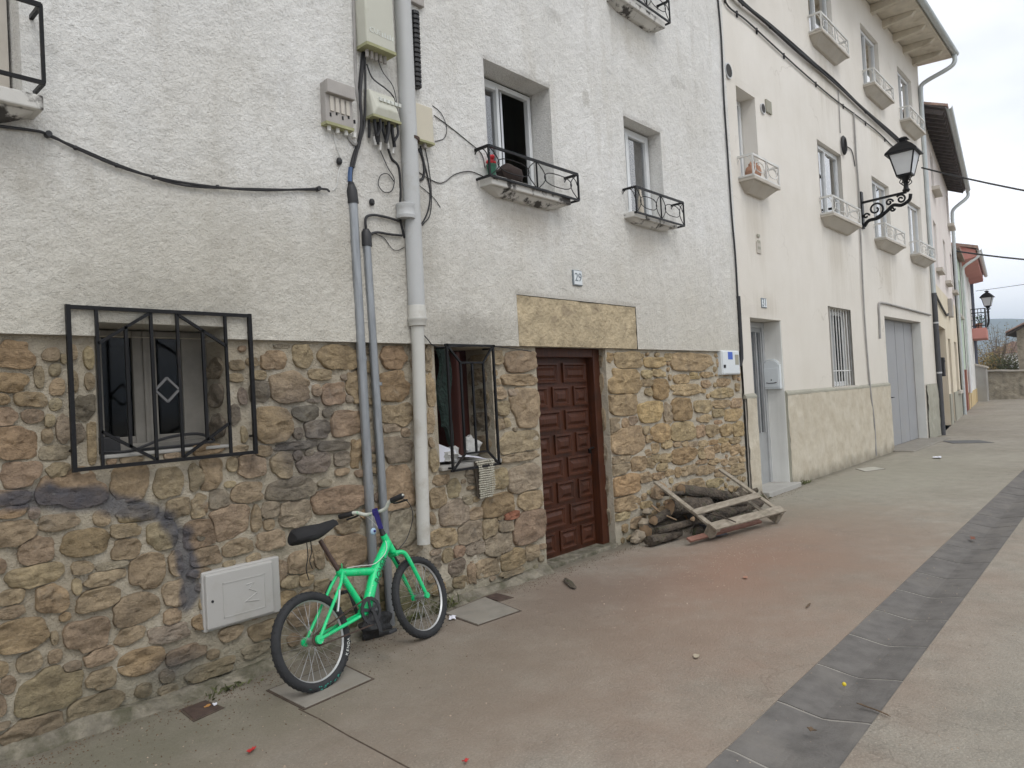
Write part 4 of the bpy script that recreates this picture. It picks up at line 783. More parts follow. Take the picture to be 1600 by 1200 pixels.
mb = MB(); [mb.fbox(F, a+.03+i*.05, a+.042+i*.05, z0+.05+.02*(i % 2), z0+.075+.02*(i % 2), .095, .1035) for i in range(5)]; mb.build('screws', IRON, bB)
MB().fbox(F, a-.003, b+.003, z0-.008, z0+.012, .03, .104).build('base_rim', MOSSY, bB)
for i in range(4): q = F.pt(a+.04+i*.07, z0-.006, .07); MB().tube([q, q-Vector((0, 0, .035))], .014, 8).build('cable_gland', REVEAL, bB)
a, b, z0, z1 = rng_px(580, 140, 622, 186, .13); bC = thing('junction_box', 'squat pale green junction box with sloping lid beside the drainpipe', 'box', F.pt((a+b)/2, z0, .03))
MB().loft([[F.pt(a, z0, .03), F.pt(b, z0, .03), F.pt(b, z1, .03), F.pt(a, z1, .03)], [F.pt(a, z0, .15), F.pt(b, z0, .15), F.pt(b-.01, z1-.02, .10), F.pt(a+.01, z1-.02, .10)], [F.pt(a+.03, z0+.06, .165), F.pt(b-.03, z0+.06, .165), F.pt(b-.04, z1-.05, .125), F.pt(a+.04, z1-.05, .125)]]).build('housing', BOXBEIGE, bC, bevel=.008)
mb = MB(); [mb.fbox(F, a+.06+i*.035, a+.085+i*.035, z0+.115, z0+.14, .13, .1565) for i in range(6)]; mb.build('worn_lettering', WHITEINK, bC)
MB().fbox(F, a-.004, b+.004, z0-.012, z0+.006, .03, .153).build('base_rim', MOSSY, bC)
mb = MB()
for i in range(9): q = F.pt(a+.02+i*(b-a-.04)/8, z0-.01, .07+.03*(i % 3)); mb.tube(smooth_path([q, q+Vector((.005*math.sin(i), 0, -.07)), q+Vector((.03*math.sin(i*2.1), .01, -.13-.03*(i % 2)))], 3), .010+.004*(i % 2), 6)
mb.build('cable_tails', CABLE, bC, smooth=True)
mb = MB()
for i in range(4): q = F.pt(a+.05+i*.06, z0-.13-.03*(i % 2), .08); mb.tube([q, q+Vector((.012*(-1)**i, 0, -.06))], .010, 6)
tag(mb.build('ferrules', WHITECABLE, bC), kind='stuff')
a, b, z0, z1 = rng_px(648, 164, 677, 220, .10); bD = ubox('junction_box', 'plain yellowed beige box right of the drainpipe', F, a, b, z0, z1, .10, BOXYEL, bev=.008)
MB().fbox(F, a-.003, b+.003, z0-.010, z0+.006, .03, .104).build('base_rim', MOSSY, bD)
MB().tube([F.pt((a+b)/2+.02, z0-.01, .07), F.pt((a+b)/2+.02, z0-.04, .07)], .016, 8).build('cable_gland', BOXGREY, bD)
a, b, z0, z1 = rng_px(641, -5, 663, 6, .08); tag(MB().fbox(F, a, b, z0, z1+.2, .03, .08).build('vent_cover', BOXGREY, bevel=.006), 'small grey vent cover at the top edge right of the drainpipe', 'vent')
# black ribbed splice coil
cs = thing('cable_splice', 'black ribbed cable splice behind the drainpipe', 'cable splice', F.px(650, 138, .06)); t0, t1 = F.px(647, 18, .07), F.px(651, 138, .07)
MB().tube([t0, t1], .030, 12).build('core', BLACKPL, cs, smooth=True)
for i in range(16): c = t0.lerp(t1, (i+.5)/16); MB().tube([c+Vector((0, 0, .011)), c-Vector((0, 0, .011))], .041, 12).build('rib', BLACKPL, cs)
# meter box doors at the stone base
a, b, z0, z1 = 1.895, 2.335, .335, .66; mbx = thing('meter_box', 'grey moulded meter box door low in the stone wall behind the bicycle', 'box', F.pt(2.1, .33, 0))
MB().fbox(F, a-.012, b+.045, z0-.012, z1+.012, -.05, .035).build('frame', BOXDOOR, mbx, bevel=.008)
dr = MB().fbox(F, a, b-.012, z0+.002, z1-.002, .03, .058).build('door', BOXDOOR, mbx, bevel=.01)
mb = MB()
for q in ((a+.10, b-.07, z1-.075, z1-.07), (a+.10, b-.07, z0+.05, z0+.055), (a+.10, a+.105, z0+.05, z1-.07), (b-.075, b-.07, z0+.05, z1-.07)): mb.fbox(F, q[0], q[1], q[2], q[3], .05, .0605)
mb.tube([F.pt(2.17+x, .5+y, .0585) for x, y in ((-.03, .05), (.02, .055), (-.01, .02), (.04, -.01), (-.04, -.05), (.05, -.06))], .004, 5); mb.build('embossing', BOXDOOR, dr)
q = F.pt(a+.035, .50, .055); MB().tube([q, q+Vector((0, -.006, 0))], .008, 10).build('lock', BLACKPL, dr)
a, b, z0, z1 = 8.76, 9.29, 1.735, 2.055; wb = thing('meter_box', 'white meter box with blue sticker at the corner of the stone base', 'box', F.pt(9, 1.73, 0))
MB().fbox(F, a, b, z0, z1, -.05, .06).build('housing', SIGNW, wb, bevel=.008); MB().fbox(F, a+.012, b-.012, z0+.012, z1-.012, .055, .072).build('door', SIGNW, wb, bevel=.006)
MB().fbox(F, a+.17, a+.31, z1-.12, z1-.02, .068, .0735).build('sticker', BLUEINK, wb); MB().fbox(F, a+.38, a+.49, z0+.13, z1-.055, .068, .075).build('louvre', GREYB, wb)
MB().fbox(F, a+.03, a+.08, z0+.09, z0+.13, .068, .08).build('latch', IRON, wb)

# ================================================================== CABLES ON THE STONE HOUSE
def cable(label, pts, r=.008, o=.055, m=None, k=6, name='cable', group=None):
    P = [F.px(p[0], p[1], p[2] if len(p) > 2 else o) for p in pts]
    return tag(MB().tube(smooth_path(P, k), r, 6).build(name, m or CABLE, smooth=True), label, 'cable', group)
cw = thing('wall_cable', 'black cable sagging across the stucco between two insulators', 'cable', F.px(300, 290, .05))
MB().tube(smooth_path([F.px(*p, .06) for p in ((-60, 190), (45, 203), (75, 210), (120, 232), (200, 265), (290, 286), (400, 297), (500, 295), (515, 299))]), .0075, 6).build('strand', CABLE, cw, smooth=True)
MB().tube(smooth_path([F.px(*p, .06) for p in ((75, 212), (120, 230), (200, 263), (290, 290), (400, 295), (500, 297))]), .006, 6).build('strand', CABLE, cw, smooth=True)
for px_, py_ in ((75, 210), (497, 295)): q = F.px(px_, py_, .06); MB().tube([q+Vector((0, .05, 0)), q-Vector((0, .02, 0))], .016, 8).build('insulator', BLACKPL, cw)
for px_, py_ in ((118, 231), (182, 258), (240, 277), (340, 292)): q = F.px(px_, py_, .06); MB().ball(q, .014, 8, 5).build('tie', BLACKPL, cw)
cable('thick black cable bundle rising from the tall conduit to the utility boxes', [(548, 288), (548, 270), (553, 245), (561, 222), (564, 190), (562, 150), (566, 100), (568, 82)], .016)
cable('blue sheathed cable at the foot of the utility boxes', [(547, 284), (547, 274), (548, 262)], .0165, m=BLUEPL, name='cable_sleeve')
cable('second black cable beside the bundle under the tall box', [(552, 262), (560, 228), (568, 200), (571, 150), (570, 84)], .009, .07)
cable('grey cable looping below the grey cabinet', [(541, 205), (546, 218), (555, 226), (561, 216), (561, 170), (557, 140), (555, 90), (552, -20)], .012, .05, GREYCABLE)
cable('thin white wire hanging below the grey cabinet', [(521, 205), (526, 230), (533, 252), (529, 270), (526, 290), (520, 298)], .0035, .05, WHITECABLE)
cable('thin white wire along the squat junction box', [(584, 100), (578, 135), (574, 165), (573, 200)], .0035, .06, WHITECABLE)
cable('black wire crossing from tall box to drainpipe', [(573, 100), (582, 122), (602, 138), (615, 152), (622, 178)], .0056, .08)
cable('thin black wire slanting to the drainpipe under the tall box', [(588, 86), (598, 112), (614, 135), (621, 165)], .0035, .08)
cable('coiled black wire loop hanging left of the drainpipe', [(594, 235), (606, 262), (616, 280), (612, 298), (600, 300), (591, 288), (595, 274), (606, 272), (616, 284)], .0035)
cable('black cable running down behind the drainpipe', [(606, 232), (612, 248), (623, 262), (626, 300), (625, 338), (632, 372)], .010, .045)
cable('black cable bundle bending into the short conduit', [(572, 358), (571, 345), (574, 338), (586, 336), (606, 340), (626, 346)], .010, .06)
cable('lower black cable bending into the short conduit', [(577, 372), (580, 366), (590, 363), (608, 366), (628, 368)], .010, .06)
cable('drooping thin wire between short conduit and drainpipe', [(584, 364), (600, 372), (612, 388), (622, 391), (632, 386)], .0028, .05)
cable('black cable below the yellowed box', [(657, 228), (662, 250), (668, 275), (672, 300), (670, 325), (662, 345), (652, 356)], .0063, .05)
cable('second black cable below the yellowed box', [(664, 230), (670, 262), (674, 300), (672, 335), (660, 352)], .0042, .05)
cable('hooked black conduit below the yellowed box', [(654, 232), (660, 245), (663, 262), (661, 278), (653, 282)], .011, .05)
cable('thin wire looping from the yellowed box', [(676, 165), (690, 178), (698, 200), (694, 216), (680, 221)], .0031, .05)
cable('thin wire from the yellowed box to the open window', [(678, 180), (700, 196), (730, 220), (752, 240), (758, 262)], .0038, .05)
cable('thin wire waving across to the open window sill', [(653, 268), (668, 278), (690, 286), (712, 272), (735, 268), (756, 276)], .0038, .05)
cable('slanting thin wire under the hooked conduit', [(653, 288), (668, 300), (680, 312), (688, 324)], .0031, .05)
cable('black wire running from the drainpipe along the lintel edge', [(656, 516), (668, 530), (678, 540), (700, 542), (770, 541), (830, 549)], .0042, .06)
for px_, py_ in ((581, 316), (530, 252)): q = F.px(px_, py_, .05); tag(MB().ball(q, .022, 8, 5, (1, 1, 1.3)).build('cable_anchor', BLACKPL), 'small black anchor on the stucco '+('above the short conduit' if px_ > 550 else 'below the grey cabinet'), 'anchor')
# corner between the two houses
cable('thin black cable down the joint between the two houses', [(1121, -10), (1127, 60), (1131, 150), (1137, 240), (1143, 330), (1149, 400), (1153, 470)], .012, .06)
tag(MB().tube([F.px(1153.5, 463, .06), F.px(1158, 545, .06), F.px(1158.5, 560, .06), F.px(1156, 572, .05)], .028, 10).build('cable_conduit', BLACKPL, smooth=True), 'black plastic conduit ending at the corner of the stone base', 'conduit')

# ================================================================== CREAM HOUSE
h2 = thing('cream_house', 'cream rendered three storey house with balconettes and grey garage door', 'house', (15.4, 0, 0))
U0, U1, ZT = 9.462, 21.40, 9.72
D2 = (9.82, 10.95, 0., 2.54, .30); W2 = (13.21, 14.54, 1.455, 2.88, .17); GA = (16.72, 19.95, 0., 2.89, .22)
first = [(9.81, 10.47), (13.14, 14.48), (16.42, 17.75), (19.38, 20.73)]
ups = [(9.81, 10.47), (13.11, 14.42), (16.29, 17.61), (19.23, 20.58)]
hs = [D2, W2, GA]+[(a, b, 4.50, 5.85, .24 if a < 11 else .12) for a, b in first]+[(a, b, 7.72, 9.07, .12) for a, b in ups]
V, Fq = wall_grid(F, U0, U1, -.02, ZT, .25, .25, hs, .02, lambda U, Z: .012*vn(U*.8, Z*.8, 61)+.004*vn(U*3, Z*3, 62), .1); np_mesh('front_wall', V, Fq, CREAM, h2, smooth=False)
shell(h2, F, U0+.01, U1, ZT, 7)
for i, (a, b) in enumerate(first):
    slider(h2, F, a+.015, b-.015, 4.51, 5.84, -.06 if i else -.2, WHITEALU, .42 if i else .5); sill(h2, F, a-.10, b+.17, 4.49, .26, SILLC, .05, .13, .02); railing(h2, F, a-.10, b+.17, 4.50, 4.785, .24, WHITEIRON, .02, .012)
for i, (a, b) in enumerate(ups):
    if i: slider(h2, F, a+.015, b-.015, 7.73, 9.06, -.06, WHITEALU, .42)
    sill(h2, F, a-.08, b+.12, 7.71, .26, SILLC, .05, .13, .02); railing(h2, F, a-.08, b+.12, 7.72, 8.0, .24, WHITEIRON, .02, .012)
tpot = thing('terracotta_pot', 'round terracotta pot on the first cream house balconette', 'pot', F.pt(10.05, 4.49, .1))
MB().loft([[F.pt(10.05, 4.492, .10)+Vector((r*math.cos(t), r*math.sin(t), z)) for t in np.linspace(0, 6.283, 16, endpoint=False)] for r, z in ((.06, 0), (.10, .06), (.115, .13), (.10, .20), (.06, .235), (.065, .255), (.05, .255))]).build('jar', TERRA, tpot, smooth=True)
MB().tube([F.pt(10.05, 4.70, .1)+Vector((.09*math.cos(t), 0, .09*math.sin(t))) for t in np.linspace(0, 3.14, 8)], .012, 6).build('handle', TERRA, tpot, smooth=True)
# stone cladding
V, Fq = wall_grid(F, 10.955, 16.715, 0, 1.40, .03, .03, [], .045, lambda U, Z: .012*vn(U*6, Z*6, 63)+.008*vn(U*20, Z*20, 64)); o = np_mesh('stone_cladding', V, Fq, DADO, h2)
V, Fq = wall_grid(F, 9.47, 9.815, 0, 1.40, .03, .03, [], .045, lambda U, Z: .012*vn(U*6, Z*6, 63)+.008*vn(U*20, Z*20, 64)); np_mesh('stone_cladding', V, Fq, DADO, h2)
mb = MB()
for a, b in ((10.94, 16.73), (9.46, 9.825)): mb.hexa([F.pt(a, 1.395, .06), F.pt(b, 1.395, .06), F.pt(b, 1.395, .0), F.pt(a, 1.395, .0), F.pt(a, 1.43, .058), F.pt(b, 1.43, .058), F.pt(b, 1.47, .021), F.pt(a, 1.47, .021)])
for a, b in ((10.945, 10.957), (16.713, 16.725), (9.813, 9.822)): mb.fbox(F, a, b, 0, 1.396, .0, .05)
mb.build('cladding_cap', GREYB, h2, bevel=.006)
V, Fq = wall_grid(F, 20.0, 21.41, -.05, 1.35, .04, .04, [], .035, lambda U, Z: (.03*vn(U*5, Z*5, 65)+.015*vn(U*18, Z*18, 66))*np.clip((1.3+.3*vn(U*4, 0*Z, 67)-Z)*4, 0, 1)); np_mesh('rough_plinth', V, Fq, GREYB, h2)
# entrance
mb = MB(); od = -.27
mb.fbox(F, 9.83, 9.90, .06, 2.53, od-.05, od+.03); mb.fbox(F, 10.85, 10.94, .06, 2.53, od-.05, od+.03); mb.fbox(F, 9.9, 10.85, 2.45, 2.53, od-.05, od+.02); dd = mb.build('door_frame', ALU, h2, bevel=.004)
DG = M('grey_metal_door', (.36, .37, .37), .5, .1, var=.08, bmp=.05); DGD = M('dark_door_glass', (.06, .065, .07), .2, bmp=0)
d2 = MB().fbox(F, 9.9, 10.85, .065, 2.45, od-.04, od).build('door', DG, h2)
for i in range(5): MB().fbox(F, 9.94+i*.18, 10.03+i*.18, .85, 2.38, od-.02, od+.004).build('glass_strip', DGD, d2); MB().fbox(F, 10.045+i*.18, 10.075+i*.18, .85, 2.38, od-.02, od+.03).build('vertical_bar', ALU, d2)
MB().fbox(F, 9.80, 11.02, -.03, .07, -.3, .16).build('door_step', GREYREV, h2, bevel=.012)
MB().fbox(F, 10.925, 10.949, .07, 2.53, -.24, .015).build('white_reveal', REVEAL, h2)
# mailbox on the reveal
mlb = thing('mailbox', 'white arched metal mailbox in the entrance of the cream house', 'mailbox', (10.86, .12, 1.4)); x0 = 10.925
yA, yB, zA, zB = .01, .27, 1.50, 1.87
poly = [(x0, yA, zA), (x0, yB, zA), (x0, yB, zB)]+[(x0, (yA+yB)/2+.11*math.cos(t), zB+.07*math.sin(t)) for t in np.linspace(.0, math.pi, 9)]+[(x0, yA, zB)]
MB().prism(poly, (-.07, 0, 0)).build('body', SIGNW, mlb, bevel=.004)
MB().fbox(Fac((x0-.07, 0), R_(-90)), -.25, -.03, 1.53, 1.82, 0, .008).build('door', SIGNW, mlb, bevel=.004) if False else MB().hexa([(x0-.078, .03, 1.53), (x0-.078, .25, 1.53), (x0-.069, .25, 1.53), (x0-.069, .03, 1.53), (x0-.078, .03, 1.82), (x0-.078, .25, 1.82), (x0-.069, .25, 1.82), (x0-.069, .03, 1.82)]).build('door', SIGNW, mlb, bevel=.003)
MB().tube([(x0-.079, .22, 1.60), (x0-.08, .18, 1.592), (x0-.08, .10, 1.592), (x0-.079, .06, 1.60)], .006, 6).build('slot', IRON, mlb); MB().ball((x0-.08, .14, 1.64), .011, 8, 5).build('lock', IRON, mlb)
MB().tube([(x0-.06, (yA+yB)/2+.13*math.cos(t), zB+.085*math.sin(t)) for t in np.linspace(.1, math.pi-.1, 9)], .008, 6).build('top_trim', SIGNW, mlb, smooth=True)
# barred window
slider(h2, F, 13.225, 14.525, 1.47, 2.87, -.15, WHITEALU, .5, gl=DGLASS); bw = thing('window_grille', 'white vertical bars over ground floor window of the cream house', 'grille', F.pt(13.87, 1.46, -.03))
for i in range(9): u = 13.27+i*.152; MB().tube([F.pt(u, 1.457, -.04), F.pt(u, 2.878, -.04)], .012, 8).build('bar', WHITEIRON, bw, smooth=True)
MB().bar(F.pt(13.212, 1.75, -.045), F.pt(14.538, 1.75, -.045), .02, .008).build('cross_bar', WHITEIRON, bw)
MB().fbox(F, 13.17, 14.58, 1.43, 1.462, -.17, .05).build('window_sill', SILLC, h2, bevel=.005)
# garage door
GD = M('grey_garage_paint', (.31, .315, .325), .55, .05, var=.06, scale=1.2, bmp=.05, dirt=(.33, .32, .3), dlo=.55)
gd = MB().fbox(F, 16.73, 19.94, .01, 2.88, -.24, -.20).build('garage_door', GD, h2)
for i in range(4): MB().fbox(F, 16.76+i*.797, 17.52+i*.797, .03, 2.86, -.205, -.185).build('leaf_panel', GD, gd, bevel=.008)
mb = MB(); mb.tube([F.pt(17.60, 1.12, -.185), F.pt(17.60, 1.12, -.13), F.pt(17.72, 1.12, -.13)], .010, 8); mb.build('handle', IRON, gd)
MB().fbox(F, 19.925, 19.949, 0, 2.87, -.18, .012).build('white_reveal', REVEAL, h2)
tag(MB().fbox(F, 16.6, 20.2, -.02, .03, -.2, .45).build('garage_ramp', LID, bevel=.02), 'low concrete ramp in front of the grey garage door', 'ramp')
# eave
OV = .80; mb = MB(); mb.hexa([F.pt(U0+.02, 9.70, OV), F.pt(U1+.12, 9.70, OV), F.pt(U1+.12, 9.76, -.1), F.pt(U0+.02, 9.76, -.1), F.pt(U0+.02, 9.80, OV), F.pt(U1+.12, 9.80, OV), F.pt(U1+.12, 9.90, -.1), F.pt(U0+.02, 9.90, -.1)]); ev = mb.build('eave', SOFFIT, h2)
u = U0+.3
while u < U1+.1: MB().hexa([F.pt(u, 9.61, .62), F.pt(u+.14, 9.61, .62), F.pt(u+.14, 9.56, .0), F.pt(u, 9.56, .0), F.pt(u, 9.705, .72), F.pt(u+.14, 9.705, .72), F.pt(u+.14, 9.75, .0), F.pt(u, 9.75, .0)]).build('eave_bracket', SOFFIT, ev, bevel=.01); u += .92
def gutter(root, fa, u0, u1, z, o, r=.075, m=None):
    pr = [(o+r*math.cos(t), z+r*math.sin(t)) for t in np.linspace(math.pi, 2*math.pi, 9)]+[(o+(r-.008)*math.cos(t), z+(r-.008)*math.sin(t)) for t in np.linspace(2*math.pi, math.pi, 9)]
    return MB().loft([[fa.pt(u0, zz, q) for q, zz in pr], [fa.pt(u1, zz, q) for q, zz in pr]]).build('gutter', m or ZINC, root, smooth=True)
gutter(h2, F, U0, U1+.18, 9.80, OV+.075)
MB().hexa([F.pt(U0, 9.9, OV), F.pt(U1+.1, 9.9, OV), F.pt(U1+.1, 11.2, -3.5), F.pt(U0, 11.2, -3.5), F.pt(U0, 9.97, OV), F.pt(U1+.1, 9.97, OV), F.pt(U1+.1, 11.3, -3.5), F.pt(U0, 11.3, -3.5)]).build('roof', TILE, h2)
dn = thing('drainpipe', 'white drainpipe from the cream house eave to the far corner, black foot', 'drainpipe', F.pt(21.3, 0, .07))
MB().tube(smooth_path([F.pt(21.45, 9.74, OV+.06), F.pt(21.45, 9.55, OV+.05), F.pt(21.42, 9.42, .70), F.pt(21.32, 9.20, .15), F.pt(21.30, 9.0, .08)], 4)+[F.pt(21.30, 3.2, .08)], .055, 12).build('pipe', ZINC, dn, smooth=True)
MB().tube([F.pt(21.30, 3.7, .085), F.pt(21.30, 0.0, .085)], .062, 12).build('foot_pipe', M('dark_grey_pipe', (.06, .06, .065), .6), dn, smooth=True)
for z in (1.6, 2.9): MB().tube([F.pt(21.30, z, .085), F.pt(21.30, z+.04, .085)], .068, 12).build('clamp', ALU, dn)
# small things on the cream front
for (px_, py_, r, lb) in ((1137, 111, .11, 'round dark vent pipe left of the first cream house window'), (1191, 170, .08, 'small round vent right of the first cream house window')):
    q = F.px(px_, py_, .03); v = thing('wall_vent', lb, 'vent', q); MB().tube([q+Vector((0, .05, 0)), q-Vector((0, .02, 0))], r, 14).build('rim', ALU, v, smooth=True); MB().tube([q, q-Vector((0, .022, 0))], r*.85, 14).build('hole_shade_disc', HOLESHADE, v)  # solid dark disc paints the shade inside each vent
a, b, z0, z1 = rng_px(1196, 158, 1204, 177, .03); tag(MB().fbox(F, a, b, z0, z1, .0, .05).build('wall_grate', GREYB, bevel=.004), 'small dark square grate on the upper cream wall', 'grate')
a, b, z0, z1 = rng_px(1181.5, 378, 1188, 396, .03); pq = MB().fbox(F, a, b, z0, z1, .0, .045).build('stone_plaque', SILLC, h2, bevel=.004); [MB().fbox(F, a+.03, b-.03, z0+.06+i*.09, z0+.10+i*.09, .04, .048).build('relief_line', GREYB, pq) for i in range(3)]
a, b, z0, z1 = rng_px(1189, 466, 1197, 481, .03); n2 = MB().fbox(F, a, b, z0, z1, .0, .04).build('number_plate', SIGNG, h2, bevel=.004); MB().fbox(F, a+.012, b-.012, z0+.012, z1-.012, .03, .043).build('enamel_face', SIGNW, n2); text_mesh('numerals', '31', .16, F.pt((a+b)/2, (z0+z1)/2, .0445), F.d, (0, 0, 1), SIGNG, n2)
cab = thing('cable_bundle', 'thick bundle of black cables strung along the cream house', 'cable', F.px(1280, 115, .1))
pts = [(1140, -22), (1157, 0), (1200, 36), (1250, 79), (1300, 122), (1350, 170), (1400, 214), (1432, 245)]
for i in range(4): MB().tube(smooth_path([F.px(p[0], p[1]+[0, 3, 5, 1][i]*.8+1.5*math.sin(j*1.9+i), .07+.02*(i % 2)) for j, p in enumerate(pts)], 5), .017, 6).build('strand', CABLE, cab, smooth=True)
for p in pts[1:]: q = F.px(p[0], p[1]+3, .05); MB().bar(q+Vector((0, .04, .08)), q+Vector((0, -.04, -.07)), .03, .02).build('cable_tie', BLACKPL, cab)
cab2 = thing('wall_cable', 'thinner dark cable clipped below the bundle on the cream house', 'cable', F.px(1280, 135, .1))
pts = [(1128, -14), (1138, 10), (1165, 31), (1200, 63), (1250, 109), (1300, 152), (1335, 178), (1370, 205), (1395, 229)]
MB().tube(smooth_path([F.px(p[0], p[1], .05) for p in pts], 5), .013, 6).build('strand', CABLE, cab2, smooth=True)
for i in range(len(pts)-1):
    q = F.px((pts[i][0]+pts[i+1][0])/2, (pts[i][1]+pts[i+1][1])/2+1, .04); MB().bar(q+Vector((0, 0, .04)), q-Vector((0, 0, .05)), .03, .02).build('clip', IRON, cab2)
cable('grey cable running down the cream front past the lamp', [(1334, 176), (1338, 250), (1342, 300), (1346, 400), (1351, 500), (1359, 600), (1366, 660), (1369, 712)], .017, .06, GREYCABLE, 3)
hc = thing('cable_coil', 'small black coil of cable hanging on the cream wall', 'cable coil', F.px(1318, 227, .06)); MB().tube(smooth_path([F.px(*p, .05) for p in ((1310, 141), (1311.5, 175), (1313, 208))]), .010, 5).build('drop_wire', GREYCABLE, hc); q = F.px(1318.5, 227, .06)
for k in range(3): MB().tube([q+Vector((.11*math.cos(t)*(1-.1*k), -.01*k, .17*math.sin(t)*(1-.08*k))) for t in np.linspace(0, 6.283, 16, endpoint=False)], .018, 5, closed=True).build('loop', CABLE, hc, smooth=True)
MB().tube(smooth_path([F.px(*p, .05) for p in ((1322, 228), (1331, 236), (1336, 260))]), .010, 5).build('tail', CABLE, hc)
cable('thin conduit above the garage door', [(1375, 529), (1374, 500), (1373, 478), (1377, 473), (1400, 478), (1430, 486), (1454, 492)], .022, .05, GREYCABLE, 3)

# ================================================================== STREET LANTERNS
def lantern(t, base, sc=1.0):
    """square tapered lantern standing on base; iron cage, frosted panes, hipped hat"""
    b = Vector(base); sq = lambda w, z: [b+Vector((sx*w/2*sc, sy*w/2*sc, z*sc)) for sx, sy in ((-1, -1), (1, -1), (1, 1), (-1, 1))]
    mb = MB(); lo, hi = sq(.26, .12), sq(.46, .56)
    for i in range(4):
        mb.bar(lo[i], hi[i], .026*sc, .026*sc); mb.bar(lo[i], lo[(i+1) % 4], .03*sc, .03*sc); mb.bar(hi[i], hi[(i+1) % 4], .03*sc, .03*sc)
    mb.build('cage', IRON, t)
    for i in range(4):
        j = (i+1) % 4; q = [lo[i], lo[j], hi[j], hi[i]]; c = sum((p for p in q), Vector())/4; nn = (q[1]-q[0]).cross(q[3]-q[0]).normalized()*.004
        MB().prism([p.lerp(c, .03) for p in q], nn).build('pane', FROST, t)
    MB().loft([sq(.60, .55), sq(.58, .59), sq(.40, .70), sq(.18, .80), sq(.12, .81), sq(.12, .85), sq(.20, .86), sq(.18, .88), sq(.05, .92)]).build('hat', IRON, t)
    mb = MB()
    mb.loft([[b+Vector((r*sc*math.cos(a), r*sc*math.sin(a), z*sc)) for a in np.linspace(0, 6.283, 10, endpoint=False)] for r, z in ((.05, -.22), (.075, -.18), (.05, -.14), (.04, -.05), (.06, -.02), (.045, .0), (.10, .09), (.14, .115))]); mb.build('socket', IRON, t, smooth=True)
    for a in range(4): d = Vector((math.cos(a*math.pi/2+.785), math.sin(a*math.pi/2+.785), 0)); MB().tube(smooth_path([b+d*.05*sc+Vector((0, 0, -.08*sc)), b+d*.13*sc+Vector((0, 0, -.02*sc)), b+d*.10*sc+Vector((0, 0, .05*sc)), b+d*.16*sc+Vector((0, 0, .12*sc))], 4), .010*sc, 5).build('scroll_stay', IRON, t)
lp = thing('street_lamp', 'black wall lantern on scrolled iron bracket on the cream house', 'street lamp', (15.48, 0, 4.6))
A = lambda d, z: Vector((15.48, -d, z))
MB().bar(A(.045, 4.58), A(.045, 5.32), .05, .12, (0, 1, 0)).build('wall_plate', IRON, lp)
MB().bar(A(.05, 5.10), A(.86, 5.13), .04, .05).build('arm', IRON, lp)
MB().tube(smooth_path([A(.07, 4.62), A(.16, 4.72), A(.34, 4.74), A(.50, 4.84), A(.62, 4.93), A(.76, 4.90), A(.90, 4.97), A(.93, 5.08)], 5), .034, 8).build('brace', IRON, lp, smooth=True)
def spiral(c, r0, turns, s, a0=0): return [A(c[0]+r0*(1-t*.8)*math.cos(a0+s*turns*6.283*t), c[1]+r0*(1-t*.8)*math.sin(a0+s*turns*6.283*t)) for t in np.linspace(0, 1, 26)]
for c, r0, tn, s, a0 in (((.30, 4.92), .155, 1.4, 1, -1.6), ((.76, 5.02), .09, 1.4, -1, 2.5), ((.55, 5.0), .07, 1.2, 1, 0), ((.12, 4.82), .06, 1.0, 1, 0), ((.60, 4.86), .045, 1.1, -1, 0)): MB().tube(spiral(c, r0, tn, s, a0), .019, 6).build('scroll', IRON, lp, smooth=True)
lantern(lp, (15.48, -.86, 5.34), .94)

# ================================================================== FAR HOUSES
h3 = thing('pink_house', 'narrow pink and yellow house with dark tiled eave beyond the cream house', 'house', F3.pt(5, 0))
w3 = [(1.9, 2.9), (5.5, 6.6), (8.9, 9.9)]; w3u = [(2.3, 3.3), (8.7, 9.7)]
holes = [(.7, 3.9, 0, 2.95, .4), (4.9, 6.0, 0, 2.75, .25), (8.0, 9.3, .95, 2.7, .2)]
V, Fq = wall_grid(F3, 0, 10.2, -.3, 4.1, .3, .3, holes, .0); np_mesh('lower_wall', V, Fq, YELLOW, h3, smooth=False)
V, Fq = wall_grid(F3, 0, 10.2, 4.1, 8.5, .3, .3, [(a, b, 4.6, 6.0, .18) for a, b in w3]+[(a, b, 7.0, 8.1, .18) for a, b in w3u], .0); np_mesh('upper_wall', V, Fq, PINK, h3, smooth=False)
for a, b in w3: slider(h3, F3, a+.01, b-.01, 4.61, 5.99, -.06, WHITEALU); MB().fbox(F3, a-.1, b+.1, 4.50, 4.60, -.05, .16).build('window_sill', SILLC, h3)
for a, b in w3u: slider(h3, F3, a+.01, b-.01, 7.01, 8.09, -.06, WHITEALU); MB().fbox(F3, a-.1, b+.1, 6.9, 7.0, -.05, .2).build('window_sill', SILLC, h3)
slider(h3, F3, 8.01, 9.29, .96, 2.69, -.17, REDFR); MB().fbox(F3, 7.9, 9.4, .85, .95, -.05, .12).build('window_sill', SILLC, h3)
for a, b, z in ((.71, 3.89, 2.94), (4.91, 5.99, 2.74)): MB().fbox(F3, a, b, 0.01, z, -.42 if a < 4 else -.27, -.36 if a < 4 else -.2).build('door', DOORW, h3)
for a, b in ((0, .69), (3.91, 4.89), (6.01, 10.2)): MB().fbox(F3, a, b, 0, .95, .0, .03).build('plinth', GREYB, h3)
MB().fbox(F3, 3.9, 3.93, 0, 2.94, -.34, .0).build('yellow_reveal', YELLOW, h3) if False else None
shell(h3, F3, .02, 10.2, 8.5, 6)
